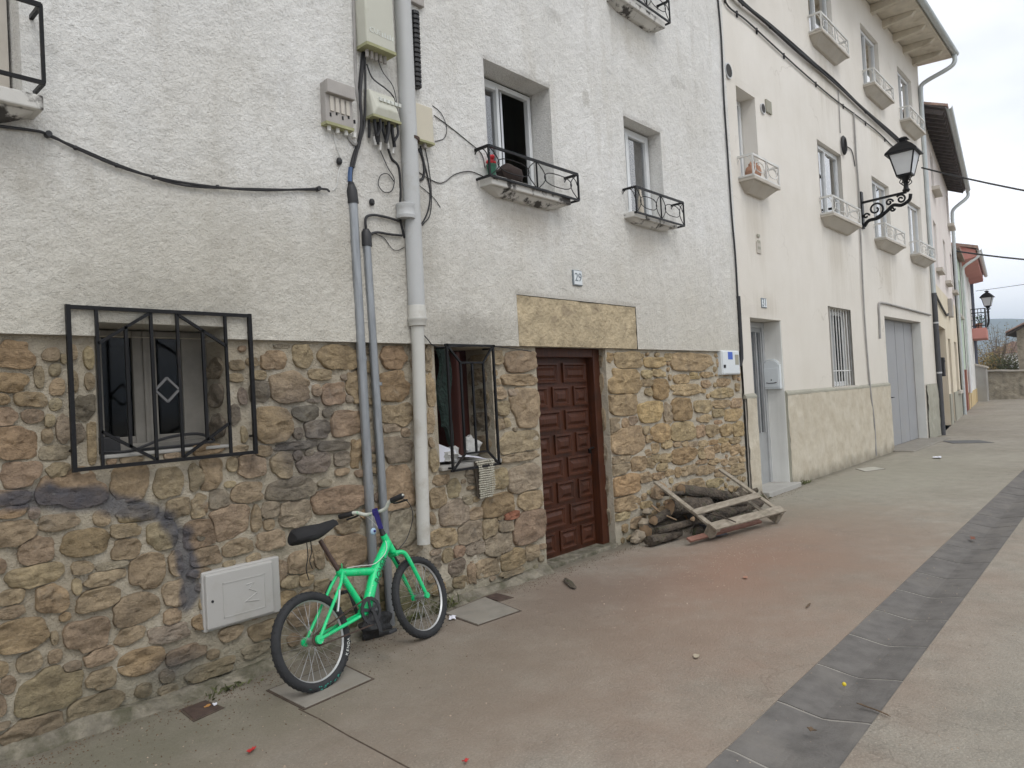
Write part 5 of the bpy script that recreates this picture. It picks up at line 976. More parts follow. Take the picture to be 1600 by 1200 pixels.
MB().hexa([F3.pt(0, 8.45, .55), F3.pt(10.5, 8.45, .55), F3.pt(10.5, 8.75, -.1), F3.pt(0, 8.75, -.1), F3.pt(0, 8.50, .55), F3.pt(10.5, 8.50, .55), F3.pt(10.5, 8.8, -.1), F3.pt(0, 8.8, -.1)]).build('eave_board', EAVEW, h3)
u = .1
while u < 10.4: MB().bar(F3.pt(u, 8.60, -.05), F3.pt(u, 8.37, .50), .07, .10, F3.d).build('rafter', EAVEW, h3); u += .42
u = .12
while u < 10.5:    # half-round eave tiles
    rg = []
    for o_, z_ in ((.62, 8.49), (-.6, 8.95)): rg.append([F3.pt(u+.13*math.cos(t), z_+.10*math.sin(t), o_) for t in np.linspace(0, math.pi, 7)])
    MB().loft(rg, closed=True).build('roof_tile', TILE, h3); u += .27
gutter(h3, F3, 0, 10.5, 8.49, .64, .08)
MB().hexa([F3.pt(0, 8.9, -.5), F3.pt(10.5, 8.9, -.5), F3.pt(10.5, 10, -4), F3.pt(0, 10, -4), F3.pt(0, 8.97, -.5), F3.pt(10.5, 8.97, -.5), F3.pt(10.5, 10.1, -4), F3.pt(0, 10.1, -4)]).build('roof', TILE, h3)
d3 = thing('drainpipe', 'grey drainpipe at the far end of the pink house', 'drainpipe', F3.pt(10.2, 0, .1))
MB().tube(smooth_path([F3.pt(10.45, 8.45, .62), F3.pt(10.45, 8.2, .6), F3.pt(10.25, 7.8, .15), F3.pt(10.2, 7.5, .09)], 4)+[F3.pt(10.2, 0, .09)], .06, 10).build('pipe', ZINC, d3, smooth=True)
tag(MB().fbox(F3, 2.2, 2.6, 1.55, 2.15, -.36, -.24).build('mailbox', BLACKPL, bevel=.01), 'black mailbox in the doorway of the pink house', 'mailbox') if False else None
mlx = thing('mailbox', 'black mailbox beside the doorway of the pink house', 'mailbox', F3.pt(.3, 1.5, .03)); MB().fbox(F3, .12, .5, 1.52, 2.02, .0, .16).build('body', BLACKPL, mlx, bevel=.01); MB().fbox(F3, .15, .47, 1.90, 1.94, .155, .17).build('slot', IRON, mlx)
tag(MB().tube(smooth_path([F3.pt(.1, 3.75, .04), F3.pt(2.2, 3.55, .04), F3.pt(4.3, 3.4, .04), F3.pt(5.2, 3.5, .04)], 4), .03, 6).build('wall_cable', CABLE), 'dark cable over the doorway of the pink house', 'cable')
tag(MB().fbox(F3, 5.9, 6.5, 3.45, 4.05, .0, .12).build('utility_box', BOXGREY, bevel=.01), 'grey utility box above the second door of the pink house', 'box')
h4 = thing('green_house', 'pale green house with red brown dado beyond the pink house', 'house', F3.pt(12, 0))
V, Fq = wall_grid(F3, 10.22, 14.6, 1.7, 6.3, .4, .4, [(11.2, 12.3, 3.9, 5.4, .18), (13.0, 13.9, 3.9, 5.4, .18)], .03); np_mesh('front_wall', V, Fq, GREENW, h4, smooth=False)
V, Fq = wall_grid(F3, 10.22, 14.6, -.3, 1.7, .4, .4, [(12.6, 13.7, 0, 1.7, .18)], .06); np_mesh('dado', V, Fq, BRICKP, h4, smooth=False)
MB().fbox(F3, 12.61, 13.69, 0, 1.7, -.2, -.15).build('door', DOORW, h4)
for a, b in ((11.2, 12.3), (13.0, 13.9)): slider(h4, F3, a+.01, b-.01, 3.91, 5.39, -.14, WHITEALU); MB().fbox(F3, a-.1, b+.1, 3.8, 3.9, -.05, .12).build('window_sill', SILLC, h4)
shell(h4, F3, 10.24, 14.6, 6.3, 6); MB().hexa([F3.pt(10.5, 6.3, .25), F3.pt(14.6, 6.3, .25), F3.pt(14.6, 7.6, -4), F3.pt(10.5, 7.6, -4), F3.pt(10.5, 6.4, .25), F3.pt(14.6, 6.4, .25), F3.pt(14.6, 7.7, -4), F3.pt(10.5, 7.7, -4)]).build('roof', TILE, h4)
h5 = thing('white_house', 'white house with coral red eave and coral balcony at the street end', 'house', F3.pt(19, 0))
hw5 = [(a, a+1.1, 3.9, 5.9, .18) for a in (15.6, 18.2, 21.6)]+[(15.4, 16.5, 0, 2.4, .2), (18.6, 19.6, 1.0, 2.4, .2), (22, 23, 0, 2.4, .2)]
V, Fq = wall_grid(F3, 14.62, 24.6, -.3, 6.7, .4, .4, hw5, .05); np_mesh('front_wall', V, Fq, WHITEW, h5, smooth=False)
for h in hw5[:3]+[hw5[4]]: slider(h5, F3, h[0]+.01, h[1]-.01, h[2]+.01, h[3]-.01, -.14, WHITEALU)
for h in (hw5[3], hw5[5]): MB().fbox(F3, h[0]+.01, h[1]-.01, 0, 2.39, -.2, -.15).build('door', DOORW, h5)
for a, b in ((14.62, 15.39), (16.51, 21.99), (23.01, 24.6)): MB().fbox(F3, a, b, 0, .7, .04, .09).build('plinth', OCHRE, h5)
for u in (14.9, 17.4, 20.9): MB().fbox(F3, u, u+.35, .71, 6.5, .04, .10).build('pilaster', WHITEW, h5)
shell(h5, F3, 14.64, 24.6, 6.7, 6)
MB().hexa([F3.pt(14.4, 6.45, .65), F3.pt(24.8, 6.45, .65), F3.pt(24.8, 6.35, .05), F3.pt(14.4, 6.35, .05), F3.pt(14.4, 6.75, .65), F3.pt(24.8, 6.75, .65), F3.pt(24.8, 7.0, .05), F3.pt(14.4, 7.0, .05)]).build('coral_eave', CORAL, h5)
MB().hexa([F3.pt(14.3, 6.78, .75), F3.pt(24.9, 6.78, .75), F3.pt(24.9, 8.2, -4), F3.pt(14.3, 8.2, -4), F3.pt(14.3, 6.9, .75), F3.pt(24.9, 6.9, .75), F3.pt(24.9, 8.3, -4), F3.pt(14.3, 8.3, -4)]).build('roof', TILE, h5); gutter(h5, F3, 14.3, 24.9, 6.76, .78, .09, WHITEALU)
MB().tube(smooth_path([F3.pt(14.5, 6.7, .76), F3.pt(14.5, 6.45, .72), F3.pt(14.5, 6.1, .2), F3.pt(14.6, 5.8, .14)], 4)+[F3.pt(14.6, .7, .14)], .06, 8).build('drainpipe', WHITEALU, h5, smooth=True)
MB().fbox(F3, 21.4, 24.4, 3.25, 3.78, .05, .72).build('balcony', CORAL, h5, bevel=.03)
mb = MB()
for i in range(17): u = 21.45+i*.18; mb.bar(F3.pt(u, 3.78, .69), F3.pt(u, 4.75, .69), .025, .025)
for i in range(5): mb.bar(F3.pt(21.45, 3.78, .1+i*.145), F3.pt(21.45, 4.75, .1+i*.145), .025, .025)
for z in (3.9, 4.75, 4.55): mb.bar(F3.pt(21.45, z, .69), F3.pt(24.35, z, .69), .04, .04); mb.bar(F3.pt(21.45, z, .05), F3.pt(21.45, z, .69), .04, .04)
for i in range(4): mb.tube([F3.pt(21.45, 4.3+.12*math.sin(t), .14+.15*i+.07*math.cos(t)) for t in np.linspace(0, 6.28, 10, endpoint=False)], .012, 4, closed=True)
mb.build('balcony_railing', IRON, h5)
bp = thing('potted_plant', 'dark leafy potted plant on the coral balcony', 'plant', F3.pt(21.9, 3.79, .4)); MB().loft([[F3.pt(21.9, 3.79+z, .4)+Vector((r*math.cos(t), r*math.sin(t), 0)) for t in np.linspace(0, 6.283, 8, endpoint=False)] for r, z in ((.12, 0), (.17, .25))]).build('pot', TERRA, bp)
mb = MB()
for i in range(60):
    c = F3.pt(21.9, 4.25, .4)+Vector((rng.normal()*.16, rng.normal()*.16, rng.normal()*.16)); d = Vector(rng.normal(size=3)).normalized()*.08; e = d.orthogonal().normalized()*.03; mb.add([c-d, c+e, c+d, c-e], [(0, 1, 2, 3)])
mb.build('foliage', LEAFG, bp, fix=False)
lp2 = thing('street_lamp', 'distant black wall lantern above the coral balcony', 'street lamp', F3.pt(24.5, 4.2, .05)); bb = F3.pt(24.5, 4.95, .78)
MB().tube(smooth_path([F3.pt(24.5, 3.5, .06), F3.pt(24.5, 3.7, .4), F3.pt(24.5, 4.1, .75), F3.pt(24.5, 4.75, .78)], 4), .05, 8).build('arm', IRON, lp2, smooth=True); MB().fbox(F3, 24.45, 24.55, 3.2, 3.9, .04, .08).build('wall_plate', IRON, lp2); lantern(lp2, bb, 1.05)
tag(MB().tube([F3.pt(24.7, 0, .1), F3.pt(24.7, 6.4, .1)], .09, 8).build('drainpipe', M('dark_blue_grey_pipe', (.10, .11, .15), .6), smooth=True), 'dark drainpipe at the end of the white house', 'drainpipe')
# garden wall, gate pillar and house that close the street
def atx(px, py, x): r = ray(px, py); return CAM_POS+r*(x/r.x)
gw = thing('garden_wall', 'old rubble garden wall closing the end of the street', 'wall', (47, 1.8, 0))
mb = MB(); ys = np.linspace(-3.0, 4.2, 37); zt_ = [1.42+.05*y+.05*vn(y*2, 1, 71) for y in ys]
def gwpt(y, z): return Vector((47+.06*vn(y*3, z*3, 72)+.04*vn(y*8, z*8, 73), y, z))
mb.loft([[gwpt(y, -.1+(zt_[j]+.1)*i/8) for j, y in enumerate(ys)] for i in range(9)], cap=False, closed=False); mb.fbox(Fac((47.06, 4.2), R_(-90)), 0, 7.2, -.1, 1.3, -.3, -.02); mb.build('rubble', OLDSTONEW, gw)
mb = MB(); mb.loft([[Vector((46.92+dx, y, zt_[j]+dz)) for j, y in enumerate(ys)] for dx, dz in ((0, -.02), (0, .07), (.5, .07), (.5, -.02))], cap=False, closed=False); mb.build('coping', SILLC, gw)
p0 = atx(1535.5, 600, 45); gp = thing('gate_pillar', 'pale rendered pillar between white house and garden wall', 'pillar', (p0.x, p0.y, 0))
MB().hexa([(p0.x-.25, p0.y-.22, -.1), (p0.x+.25, p0.y-.22, -.1), (p0.x+.25, p0.y+.6, -.1), (p0.x-.25, p0.y+.6, -.1), (p0.x-.25, p0.y-.22, 1.75), (p0.x+.25, p0.y-.22, 1.75), (p0.x+.25, p0.y+.6, 2.05), (p0.x-.25, p0.y+.6, 2.05)]).build('shaft', GREYREV, gp, bevel=.02); MB().hexa([(p0.x-.3, p0.y-.27, 1.74), (p0.x+.3, p0.y-.27, 1.74), (p0.x+.3, p0.y+.65, 2.06), (p0.x-.3, p0.y+.65, 2.06), (p0.x-.3, p0.y-.27, 1.82), (p0.x+.3, p0.y-.27, 1.82), (p0.x+.3, p0.y+.65, 2.14), (p0.x-.3, p0.y+.65, 2.14)]).build('cap', SILLC, gp)
h6 = thing('end_house', 'stone house with red tiled roof behind the garden wall', 'house', (50, -4, 0)); yl = 1.25
mb = MB(); mb.hexa([(48, -9, -.1), (56, -9, -.1), (56, yl, -.1), (48, yl, -.1), (48, -9, 3.75), (56, -9, 3.75), (56, yl, 3.75), (48, yl, 3.75)]); mb.prism([(48, -9, 3.75), (48, yl, 3.75), (48, (yl-9)/2, 6.2)], (8, 0, 0)); mb.build('stone_walls', OLDSTONEW, h6)
MB().hexa([(47.9, -9, -.1), (48, -9, -.1), (48, yl-.6, -.1), (47.9, yl-.6, -.1), (47.9, -9, 1.35), (48, -9, 1.35), (48, yl-.6, 1.35), (47.9, yl-.6, 1.35)]).build('yellow_plinth', YELLOW, h6)
ym = (yl-9)/2; sl_ = 2.45/(yl-ym)
for i in range(30):
    x = 47.6+i*.29
    for sg in (1, -1):
        ye = yl+.45 if sg > 0 else -9.45; ze = 3.78-.45*sl_; r1 = [Vector((x+.14*math.cos(t), ye, ze+.10*math.sin(t)+.05)) for t in np.linspace(0, math.pi, 6)]; r2 = [Vector((x+.14*math.cos(t), ym, 6.30+.10*math.sin(t))) for t in np.linspace(0, math.pi, 6)]
        MB().loft([r1, r2]).build('roof_tile', TILE, h6)
MB().hexa([(47.55, yl+.45, 3.48), (56.4, yl+.45, 3.48), (56.4, ym, 6.2), (47.55, ym, 6.2), (47.55, yl+.45, 3.58), (56.4, yl+.45, 3.58), (56.4, ym, 6.3), (47.55, ym, 6.3)]).build('eave_board', EAVEW, h6)
# trees and bushes behind the wall
TWIG = M('bare_twigs', (.16, .13, .10), .95, var=.3); DRYL = M('dry_leaves', (.26, .19, .08), .9, var=.35, scale=4); GRNL = M('dull_green_leaves', (.11, .12, .05), .9, var=.35, scale=4)
def shrub(name, label, base, h, wd, leaf, nleaf, seed, dens=26):
    r = np.random.default_rng(seed); t = thing(name, label, 'tree' if 'tree' in name else 'bush', base, 'trees beyond the garden wall'); b = Vector(base); mb = MB(); tips = []
    mb.tube([b, b+Vector((0, 0, h*.3)), b+Vector((.1, .1, h*.55))], [.10*h/3, .07*h/3, .04*h/3], 6)
    for i in range(dens):
        a = r.uniform(0, 6.28); s = b+Vector((0, 0, h*r.uniform(.05, .55))); e = b+Vector((math.cos(a)*wd*r.uniform(.3, 1), math.sin(a)*wd*r.uniform(.3, 1), h*r.uniform(.5, 1))); mdp = (s+e)/2+Vector((0, 0, -.1*h)); mb.tube([s, mdp, e], [.022, .014, .006], 4); tips.append((mdp, e))
        for k in range(4): q = mdp.lerp(e, r.uniform(.3, 1)); mb.tube([q, q+Vector(r.normal(size=3))*.22*wd], [.008, .004], 3)
    mb.build('branches', TWIG, t, fix=False); ml = MB()
    for i in range(nleaf):
        m_, e = tips[r.integers(len(tips))]; c = m_.lerp(e, r.uniform(.2, 1.05))+Vector(r.normal(size=3))*.16*wd; d = Vector(r.normal(size=3)).normalized()*.07; s = d.orthogonal().normalized()*.04; ml.add([c-d, c+s, c+d, c-s], [(0, 1, 2, 3)])
    if nleaf: ml.build('crown', leaf, t, fix=False)
shrub('bush', 'golden brown bush behind the left of the garden wall', (50.5, 3.3, 0), 2.7, 1.3, DRYL, 1500, 81)
shrub('bush', 'dull green bush behind the middle of the garden wall', (51.5, 2.2, 0), 2.5, 1.2, GRNL, 1300, 82)
shrub('bare_tree', 'bare tree rising behind the garden wall', (54, 2.9, 0), 4.7, 1.5, TWIG, 0, 83, 44)
shrub('bush', 'dark bush beside the end house', (50.2, 1.55, 0), 2.3, .8, GRNL, 900, 84)
shrub('bush', 'brown hedge bush far behind the gate pillar', (57, 5.0, 0), 3.2, 1.8, DRYL, 1500, 85)
shrub('bare_tree', 'wide bare tree far behind the garden wall', (62, 4.3, 0), 4.6, 2.4, DRYL, 500, 86, 44)
h7 = thing('far_house', 'small far house with red roof glimpsed above the bushes', 'house', (80, 5.2, 0)); MB().hexa([(80, 3.4, 0), (88, 3.4, 0), (88, 7, 0), (80, 7, 0), (80, 3.4, 3.2), (88, 3.4, 3.2), (88, 7, 3.2), (80, 7, 3.2)]).build('wall', WHITEW, h7); MB().prism([(79.6, 3.0, 3.1), (79.6, 7.4, 3.1), (79.6, 5.2, 4.2)], (9, 0, 0)).build('roof', TILE, h7)
HILL = M('wooded_hill', (.06, .075, .045), 1, var=.4, scale=.02, bmp=0)
xs_ = np.linspace(0, 1, 12); ys = np.linspace(-1100, 1500, 90); Vh = []
for i in range(12):
    for y in ys: Vh.append((1150+450*xs_[i], y, -2+math.sin(xs_[i]*1.57)*(62+26*vn(y*.006, 2, 91)+16*vn(y*.02, 3, 92)-.00004*(y-220)**2+22*math.exp(-((y-205)/25)**2))))
Fh = [(i*90+j, (i+1)*90+j, (i+1)*90+j+1, i*90+j+1) for i in range(11) for j in range(89)]
tag(np_mesh('hill', np.array(Vh), Fh, HILL), kind='structure')
# wires over the street
def wire(label, p0, p1, ext, r=.014, sag=.25):
    a = Vector(p0); e = a+(Vector(p1)-a)*ext; pts = [a.lerp(e, t)-Vector((0, 0, sag*4*t*(1-t))) for t in np.linspace(0, 1, 16)]
    return tag(MB().tube(pts, r, 6).build('overhead_wire', CABLE, smooth=True), label, 'wire')
wire('overhead wire from the cream house corner, nearest and highest', F.px(1440, 262, .1), (20, -2.26, 5.85), 3.5, .02)
wire('overhead wire leaving the end of the pink house', F3.pt(10.2, 6.2, .12), atx(1600, 397, 33), 3.5, .03)
wire('thin overhead wire beyond the coral eave', F3.pt(24, 5.9, .3), atx(1600, 443, 44), 3.0, .012, .05)

# ================================================================== WOOD PILE AND PALLET
pal = thing('broken_pallet', 'broken grey wooden pallet leaning on the log pile', 'pallet', (7.4, -.8, 0))
e1 = Vector((1.27, -.21, 0)).normalized(); e2 = Vector((.03, .80, .46)).normalized(); e2 = (e2-e1*e2.dot(e1)).normalized(); en = e1.cross(e2)
PP = lambda a, b, c: Vector((6.79, -.80, .085))+e1*a+e2*b+en*c
def plank(nm, a0, a1, b0, b1, c0, c1, m=OLDWOOD, sk=0.): MB().hexa([PP(a0, b0, c0), PP(a1, b0+sk, c0), PP(a1, b1+sk, c0), PP(a0, b1, c0), PP(a0, b0, c1), PP(a1, b0+sk, c1), PP(a1, b1+sk, c1), PP(a0, b1, c1)]).build(nm, m, pal, bevel=.004)
plank('runner', .0, .07, -.01, .90, .03, .055); plank('runner', 1.22, 1.29, -.01, .92, .03, .055)
plank('slat', -.02, 1.31, -.01, .095, .057, .077); plank('slat', -.02, 1.24, .25, .335, .057, .077, sk=.04)
for a, b in ((.0, .02), (1.20, .0)): plank('block', a, a+.09, b, b+.09, -.07, .03)
plank('block', 1.20, 1.28, .45, .53, -.06, .03); plank('bottom_board', -.28, 1.0, .05, .11, -.085, -.06, BRICKWOOD); plank('bottom_board', 1.21, 1.28, .0, .60, -.09, -.07)
def log(label, c, d, ln, r, seed):
    rr = np.random.default_rng(seed); d = Vector(d).normalized(); a = d.orthogonal().normalized(); b = d.cross(a); c = Vector(c); t = thing('log', label, 'log', c, 'logs in the wood pile'); rings = []
    n = 16; ph = rr.uniform(0, 6, 4)
    for i in range(9):
        s = -ln/2+ln*i/8; rings.append([c+d*s+(a*math.cos(q)+b*math.sin(q))*r*(1+.08*math.sin(2*q+ph[0])+.06*math.sin(3*q+ph[1]+i*.5)+.10*rr.normal()*.7) for q in np.linspace(0, 6.283, n, endpoint=False)])
    MB().loft(rings, cap=False).build('bark', BARK, t, smooth=True)
    for k, sg in ((0, -1), (8, 1)): q = rings[k]; cc = sum(q, Vector())/n; MB().add([p.lerp(cc, .03) for p in q]+[cc+d*sg*.008], [(i, (i+1) % n, n) for i in range(n)]).build('cut_end', CUTWOOD if rr.random() > .35 else BARK, t)
LG = [('mossy log lying at the front left of the pile', (6.55, -.36, .065), (1, -.12, .0), .48, .065), ('thick dark log in the middle of the pile', (7.25, -.30, .27), (1, -.25, -.12), .62, .10), ('grey barked log on top of the pile by the wall', (7.86, -.18, .33), (1, -.18, -.22), .85, .075),
 ('log at the right end of the pile by the house corner', (8.75, -.14, .13), (1, .1, .18), .6, .09), ('log under the right runner', (8.25, -.42, .09), (1, -.15, .05), .8, .075), ('mossy log under the front slats', (7.35, -.62, .07), (1, -.1, 0), .95, .065), ('short log under the middle of the pallet', (7.9, -.66, .06), (1, .3, 0), .6, .055), ('thick log at the foot of the wall', (7.0, -.14, .10), (1, 0, 0), .85, .09), ('log at the wall behind the middle slat', (7.75, -.13, .11), (1, .05, 0), .85, .10), ('thin log across the left of the pile', (6.75, -.45, .16), (1, -.35, .05), .6, .04), ('log resting left of the thick dark one', (6.85, -.2, .23), (1, .1, .05), .5, .06), ('thin branch lying over the logs', (7.6, -.42, .24), (1, -.6, -.1), .8, .025), ('long thin branch along the top of the pile', (7.5, -.12, .38), (1, .05, -.12), 1.1, .028), ('crooked branch in front of the thick log', (7.15, -.48, .19), (1, .25, -.1), .7, .03), ('log under the back of the pallet', (7.6, -.40, .09), (1, .08, 0), .9, .08), ('thin log sticking out at the right', (8.45, -.28, .22), (1, -.4, .1), .7, .035)]
for i, (lb, c, d, ln, r) in enumerate(LG): log(lb, c, d, ln*1.05, r*.85, 200+i)
SKL = ['dark barked stick at the left of the log pile', 'grey weathered stick across the log pile', 'pale split stick on the log pile', 'dark thin stick at the right of the log pile', 'grey splinter under the pallet', 'pale thin twig near the wall end of the pile']
for i in range(6):
    r_ = np.random.default_rng(600+i); c = Vector((r_.uniform(6.6, 8.7), r_.uniform(-.75, -.1), 0)); c.z = .12+.30*(1-abs(c.x-7.6)/1.4)*(1+c.y)+r_.uniform(0, .06); d = Vector((r_.normal(), r_.normal()*.6, r_.normal()*.2)).normalized()*r_.uniform(.12, .3)
    tag(MB().tube(smooth_path([c-d, c+Vector(r_.normal(size=3))*.02, c+d], 3), [.012, .012, .011, .010, .009, .008, .007], 6).build('stick', [BARK, OLDWOOD, CUTWOOD][i % 3], smooth=True), SKL[i], 'stick', 'sticks on the log pile')
MB_ = MB().hexa([(6.98, -.74, .02), (7.16, -.79, .02), (7.18, -.70, .02), (7.0, -.60, .02), (6.90, -.66, .15), (7.05, -.72, .10), (7.06, -.64, .11), (6.92, -.56, .16)]); tag(MB_.build('dark_slate', M('dark_slate', (.05, .052, .06), .6), bevel=.006), 'dark slate piece wedged under the left end of the pallet', 'slate')
for i, (x, y, z, s) in enumerate(((6.48, -.10, .06, .09), (6.62, -.09, .17, .08), (6.38, -.12, .04, .06), (6.72, -.07, .28, .06))): tag(lump('s', (x, y, z), (s, s*.75, s*.7), BARK, 300+i, am=.12).build('loose_rock', M('dusty_rock', (.28, .235, .175), .95, var=.3, scale=10, bmp=.8, bscale=25, bdist=.02), smooth=True), ['loose rock left of the pallet on the ground', 'upper loose rock against the wall left of the logs', 'small loose rock near the door jamb', 'loose rock perched highest by the left pallet runner'][i], 'rock', 'loose rocks by the wood pile')

# ================================================================== BICYCLE
BO = Vector((2.2791, -.6258, 0)); bh = Vector((.98710, .16011, 0)); bu = Vector((-.04217, .25998, .96469)); bl = Vector((.15446, -.95225, .26338)); RW = .2755; WB = .9577
bike = thing('bicycle', 'bright green child bicycle leaning against the conduits', 'bicycle', BO)
Q = lambda s, t, l=0.: BO+bh*s+bu*t+bl*l
def wheel(c, ax, f, u_, label=None):
    c = Vector(c); ring = lambda R, l, q: c+(f*math.cos(q)+u_*math.sin(q))*R+ax*l
    n = 48; qs = np.linspace(0, 2*math.pi, n, endpoint=False)
    def rev(prof): m = len(prof); mb = MB(); vs = [ring(R, l, q) for q in qs for R, l in prof]; mb.add(vs, [(i*m+k, i*m+(k+1) % m, ((i+1) % n)*m+(k+1) % m, ((i+1) % n)*m+k) for i in range(n) for k in range(m)]); return mb
    rt_ = .0265; w = MB().tube([c-ax*.045, c-ax*.02, c+ax*.02, c+ax*.045], [.012, .022, .022, .012], 10).build('wheel', CHROME, bike, smooth=True)
    ty = rev([(RW-rt_+rt_*math.cos(t), rt_*math.sin(t)) for t in np.linspace(0, 6.283, 12, endpoint=False)]).build('tyre', RUBBER, w, smooth=True)
    kn = MB()
    for i in range(96):
        q = 2*math.pi*i/96
        for l in ((-.014, .014) if i % 2 else (0,)): p = ring(RW-.002 if l == 0 else RW-.006, l, q); kn.bar(p-ax*.006, p+ax*.006, .004, .010, f*math.cos(q)+u_*math.sin(q))
    kn.build('tread_knobs', RUBBER, w, fix=False)
    rev([(RW-.048, -.013), (RW-.034, -.015), (RW-.034, .015), (RW-.048, .013), (RW-.058, 0)]).build('rim', RIM, w, smooth=True)
    mb = MB()
    for i in range(28):
        q = 2*math.pi*i/28; sg = 1 if i % 2 else -1; qh = q+(.9 if (i//2) % 2 else -.9); mb.tube([ring(.022, sg*.022, qh), ring(RW-.056, sg*.003, q)], .0013, 4, cap=False)
    mb.build('spokes', CHROME, w, fix=False); return w, ring
rw, ringR = wheel(Q(0, RW), bl, bh, bu)
ca, sa = math.cos(.05), math.sin(.05); fwd = bh*ca-bl*sa; fl = bl*ca+bh*sa
fwh, ringF = wheel(Q(WB, RW), fl, fwd, bu)
for i, ch in enumerate('KENDA'):   # lettering on the rear tyre
    q = -.62+.085*i; rad = bh*math.cos(q)+bu*math.sin(q); tg = -bh*math.sin(q)+bu*math.cos(q)
    text_mesh('lettering', ch, .026, ringR(RW-.029, .0268, q), tg, -rad, WHITEINK, rw, .0006)
SMEAR = M('turquoise_paint_smear', (.02, .25, .20), .6, bmp=0)
mb = MB()
for i in range(26):
    q = rng.uniform(-2.0, -1.0); R0 = RW-rng.uniform(.008, .026); c = ringR(R0, .027 if R0 < RW-.02 else .0235, q); tg = -bh*math.sin(q)+bu*math.cos(q); rd = bh*math.cos(q)+bu*math.sin(q); w_ = rng.uniform(.004, .012)
    mb.add([c-tg*w_, c-rd*.004, c+tg*w_*.8, c+rd*.003], [(0, 1, 2, 3)])
tag(mb.build('paint_smear', SMEAR, rw, fix=False), kind='stuff')
T = lambda pts, r, n=10: MB().tube(pts, r, n)
mb = MB(); mb.tube([Q(.805, .622), Q(.757, .745)], .024, 14); mb.tube([Q(.778, .69), Q(.60, .53), Q(.445, .318)], [.031, .035, .034], 14); mb.tube([Q(.61, .535), Q(.314, .594)], .025, 12); mb.tube([Q(.305, .612), Q(.325, .575), Q(.44, .318)], .020, 12)
mb.tube([Q(.44, .318, -.04), Q(.44, .318, .04)], .026, 12)
for s in (-1, 1):
    mb.tube([Q(.43, .315, s*.03), Q(.30, .302, s*.045), Q(.0, RW, s*.062)], .011, 8); mb.tube([Q(.315, .59, s*.022), Q(.26, .53, s*.045), Q(.0, RW, s*.062)], .010, 8); mb.tube([Q(0, RW, s*.055), Q(0, RW, s*.070)], .026, 12)
mb.tube([Q(.335, .59, -.0), Q(.345, .645, .0)], .003, 5); fr = mb.build('frame', GREEN, bike, smooth=True)
dt = (Q(.778, .69)-Q(.445, .318)).normalized(); text_mesh('lettering', 'ROVER', .062, Q(.625, .535, .0365), dt, bl.cross(dt), M('dark_green_ink', (.01, .10, .05), .5, bmp=0), fr, .001)
mb = MB()
for s in (-1, 1): mb.tube(smooth_path([Q(.805, .605, s*.028), Q(.83, .602, s*.056), Q(.865, .56, s*.062), Q(.92, .40, s*.062), Q(WB, RW, s*.062)], 4), [.015]*9+[.014]*4+[.012]*3+[.011], 8); mb.tube([Q(WB, RW, s*.052), Q(WB, RW, s*.07)], .020, 10)
mb.tube([Q(.81, .605, -.035), Q(.81, .605, .035)], .020, 10); mb.build('fork', GREEN, bike, smooth=True)
T([Q(.32, .58), Q(.222, .815)], .014).build('seatpost', POST, bike, smooth=True)
rg = []
for s, w_, zt2, zb2 in ((.02, .045, .905, .845), (.045, .075, .925, .825), (.10, .085, .928, .82), (.17, .075, .925, .822), (.23, .048, .922, .835), (.30, .03, .926, .86), (.36, .022, .928, .885), (.385, .012, .915, .895)):
    rg.append([Q(s, (zt2+zb2)/2+(zt2-zb2)/2*math.sin(a)*(1 if math.sin(a) > 0 else .9)-.02*abs(math.cos(a)), w_*math.cos(a)) for a in np.linspace(0, 6.283, 14, endpoint=False)])
sdl = MB().loft(rg).build('saddle', SADDLE, bike, smooth=True)
for dx, ln in ((.07, .23), (.10, .17)): a = Q(dx, .83, .06); T(smooth_path([a, a-Vector((-.004, 0, ln*.4)), a-Vector((.012, 0, ln*.7)), a-Vector((-.004, 0, ln))], 3), .003, 5).build('cord', SADDLE, sdl)
T([Q(.757, .745), Q(.748, .80), Q(.74, .906)], [.020, .014, .016]).build('stem', BLACKPL, bike, smooth=True)
psi = .22; bd = bl*math.cos(psi)+bh*math.sin(psi); bk = bh*math.cos(psi)-bl*math.sin(psi); HC = lambda l, r=0., b=0.: Q(.74, .906)+bd*l+bu*r-bk*b
hbp = [HC(-.27, .04, .03), HC(-.15, .035, .01), HC(-.07, 0), HC(.07, 0), HC(.13, .04, .01), HC(.25, .05, .03)]
hb = T(smooth_path(hbp, 5), .0125).build('handlebar', BARPAINT, bike, smooth=True)
for a, b in ((hbp[0], hbp[0].lerp(hbp[1], .85)), (hbp[5], hbp[5].lerp(hbp[4], .85))): T([a, a.lerp(b, .1), b], [.014, .0195, .0185], 12).build('grip', BLACKPL, hb, smooth=True)
for a, b in ((hbp[1], hbp[0]), (hbp[4], hbp[5])): c0 = a.lerp(b, .1); T(smooth_path([c0, c0+bk*.05-bu*.02, c0+bk*.06+(b-a)*.8-bu*.03], 4), .007, 6).build('brake_lever', BLACKPL, hb, smooth=True)
T(smooth_path([HC(.12, .03), HC(.17, .03, -.12), HC(.18, -.08, -.16), HC(.10, -.22, -.15), Q(.82, .62, .03)], 6), .0032, 5).build('brake_cable', CABLE, bike)
T(smooth_path([HC(-.10, .02), HC(-.05, -.10, -.06), Q(.72, .66, .04), Q(.60, .585, .03), Q(.45, .60, .03), Q(.35, .61, .03)], 6), .0025, 5).build('brake_cable', WHITECABLE, bike)
mb = MB(); a = HC(-.01, .02)
for i in range(3): mb.tube([HC(-.015+.012*i+.022*math.cos(t)*.3, .02*math.sin(t), .02*math.cos(t)) for t in np.linspace(0, 6.28, 10, endpoint=False)], .007, 5, closed=True)
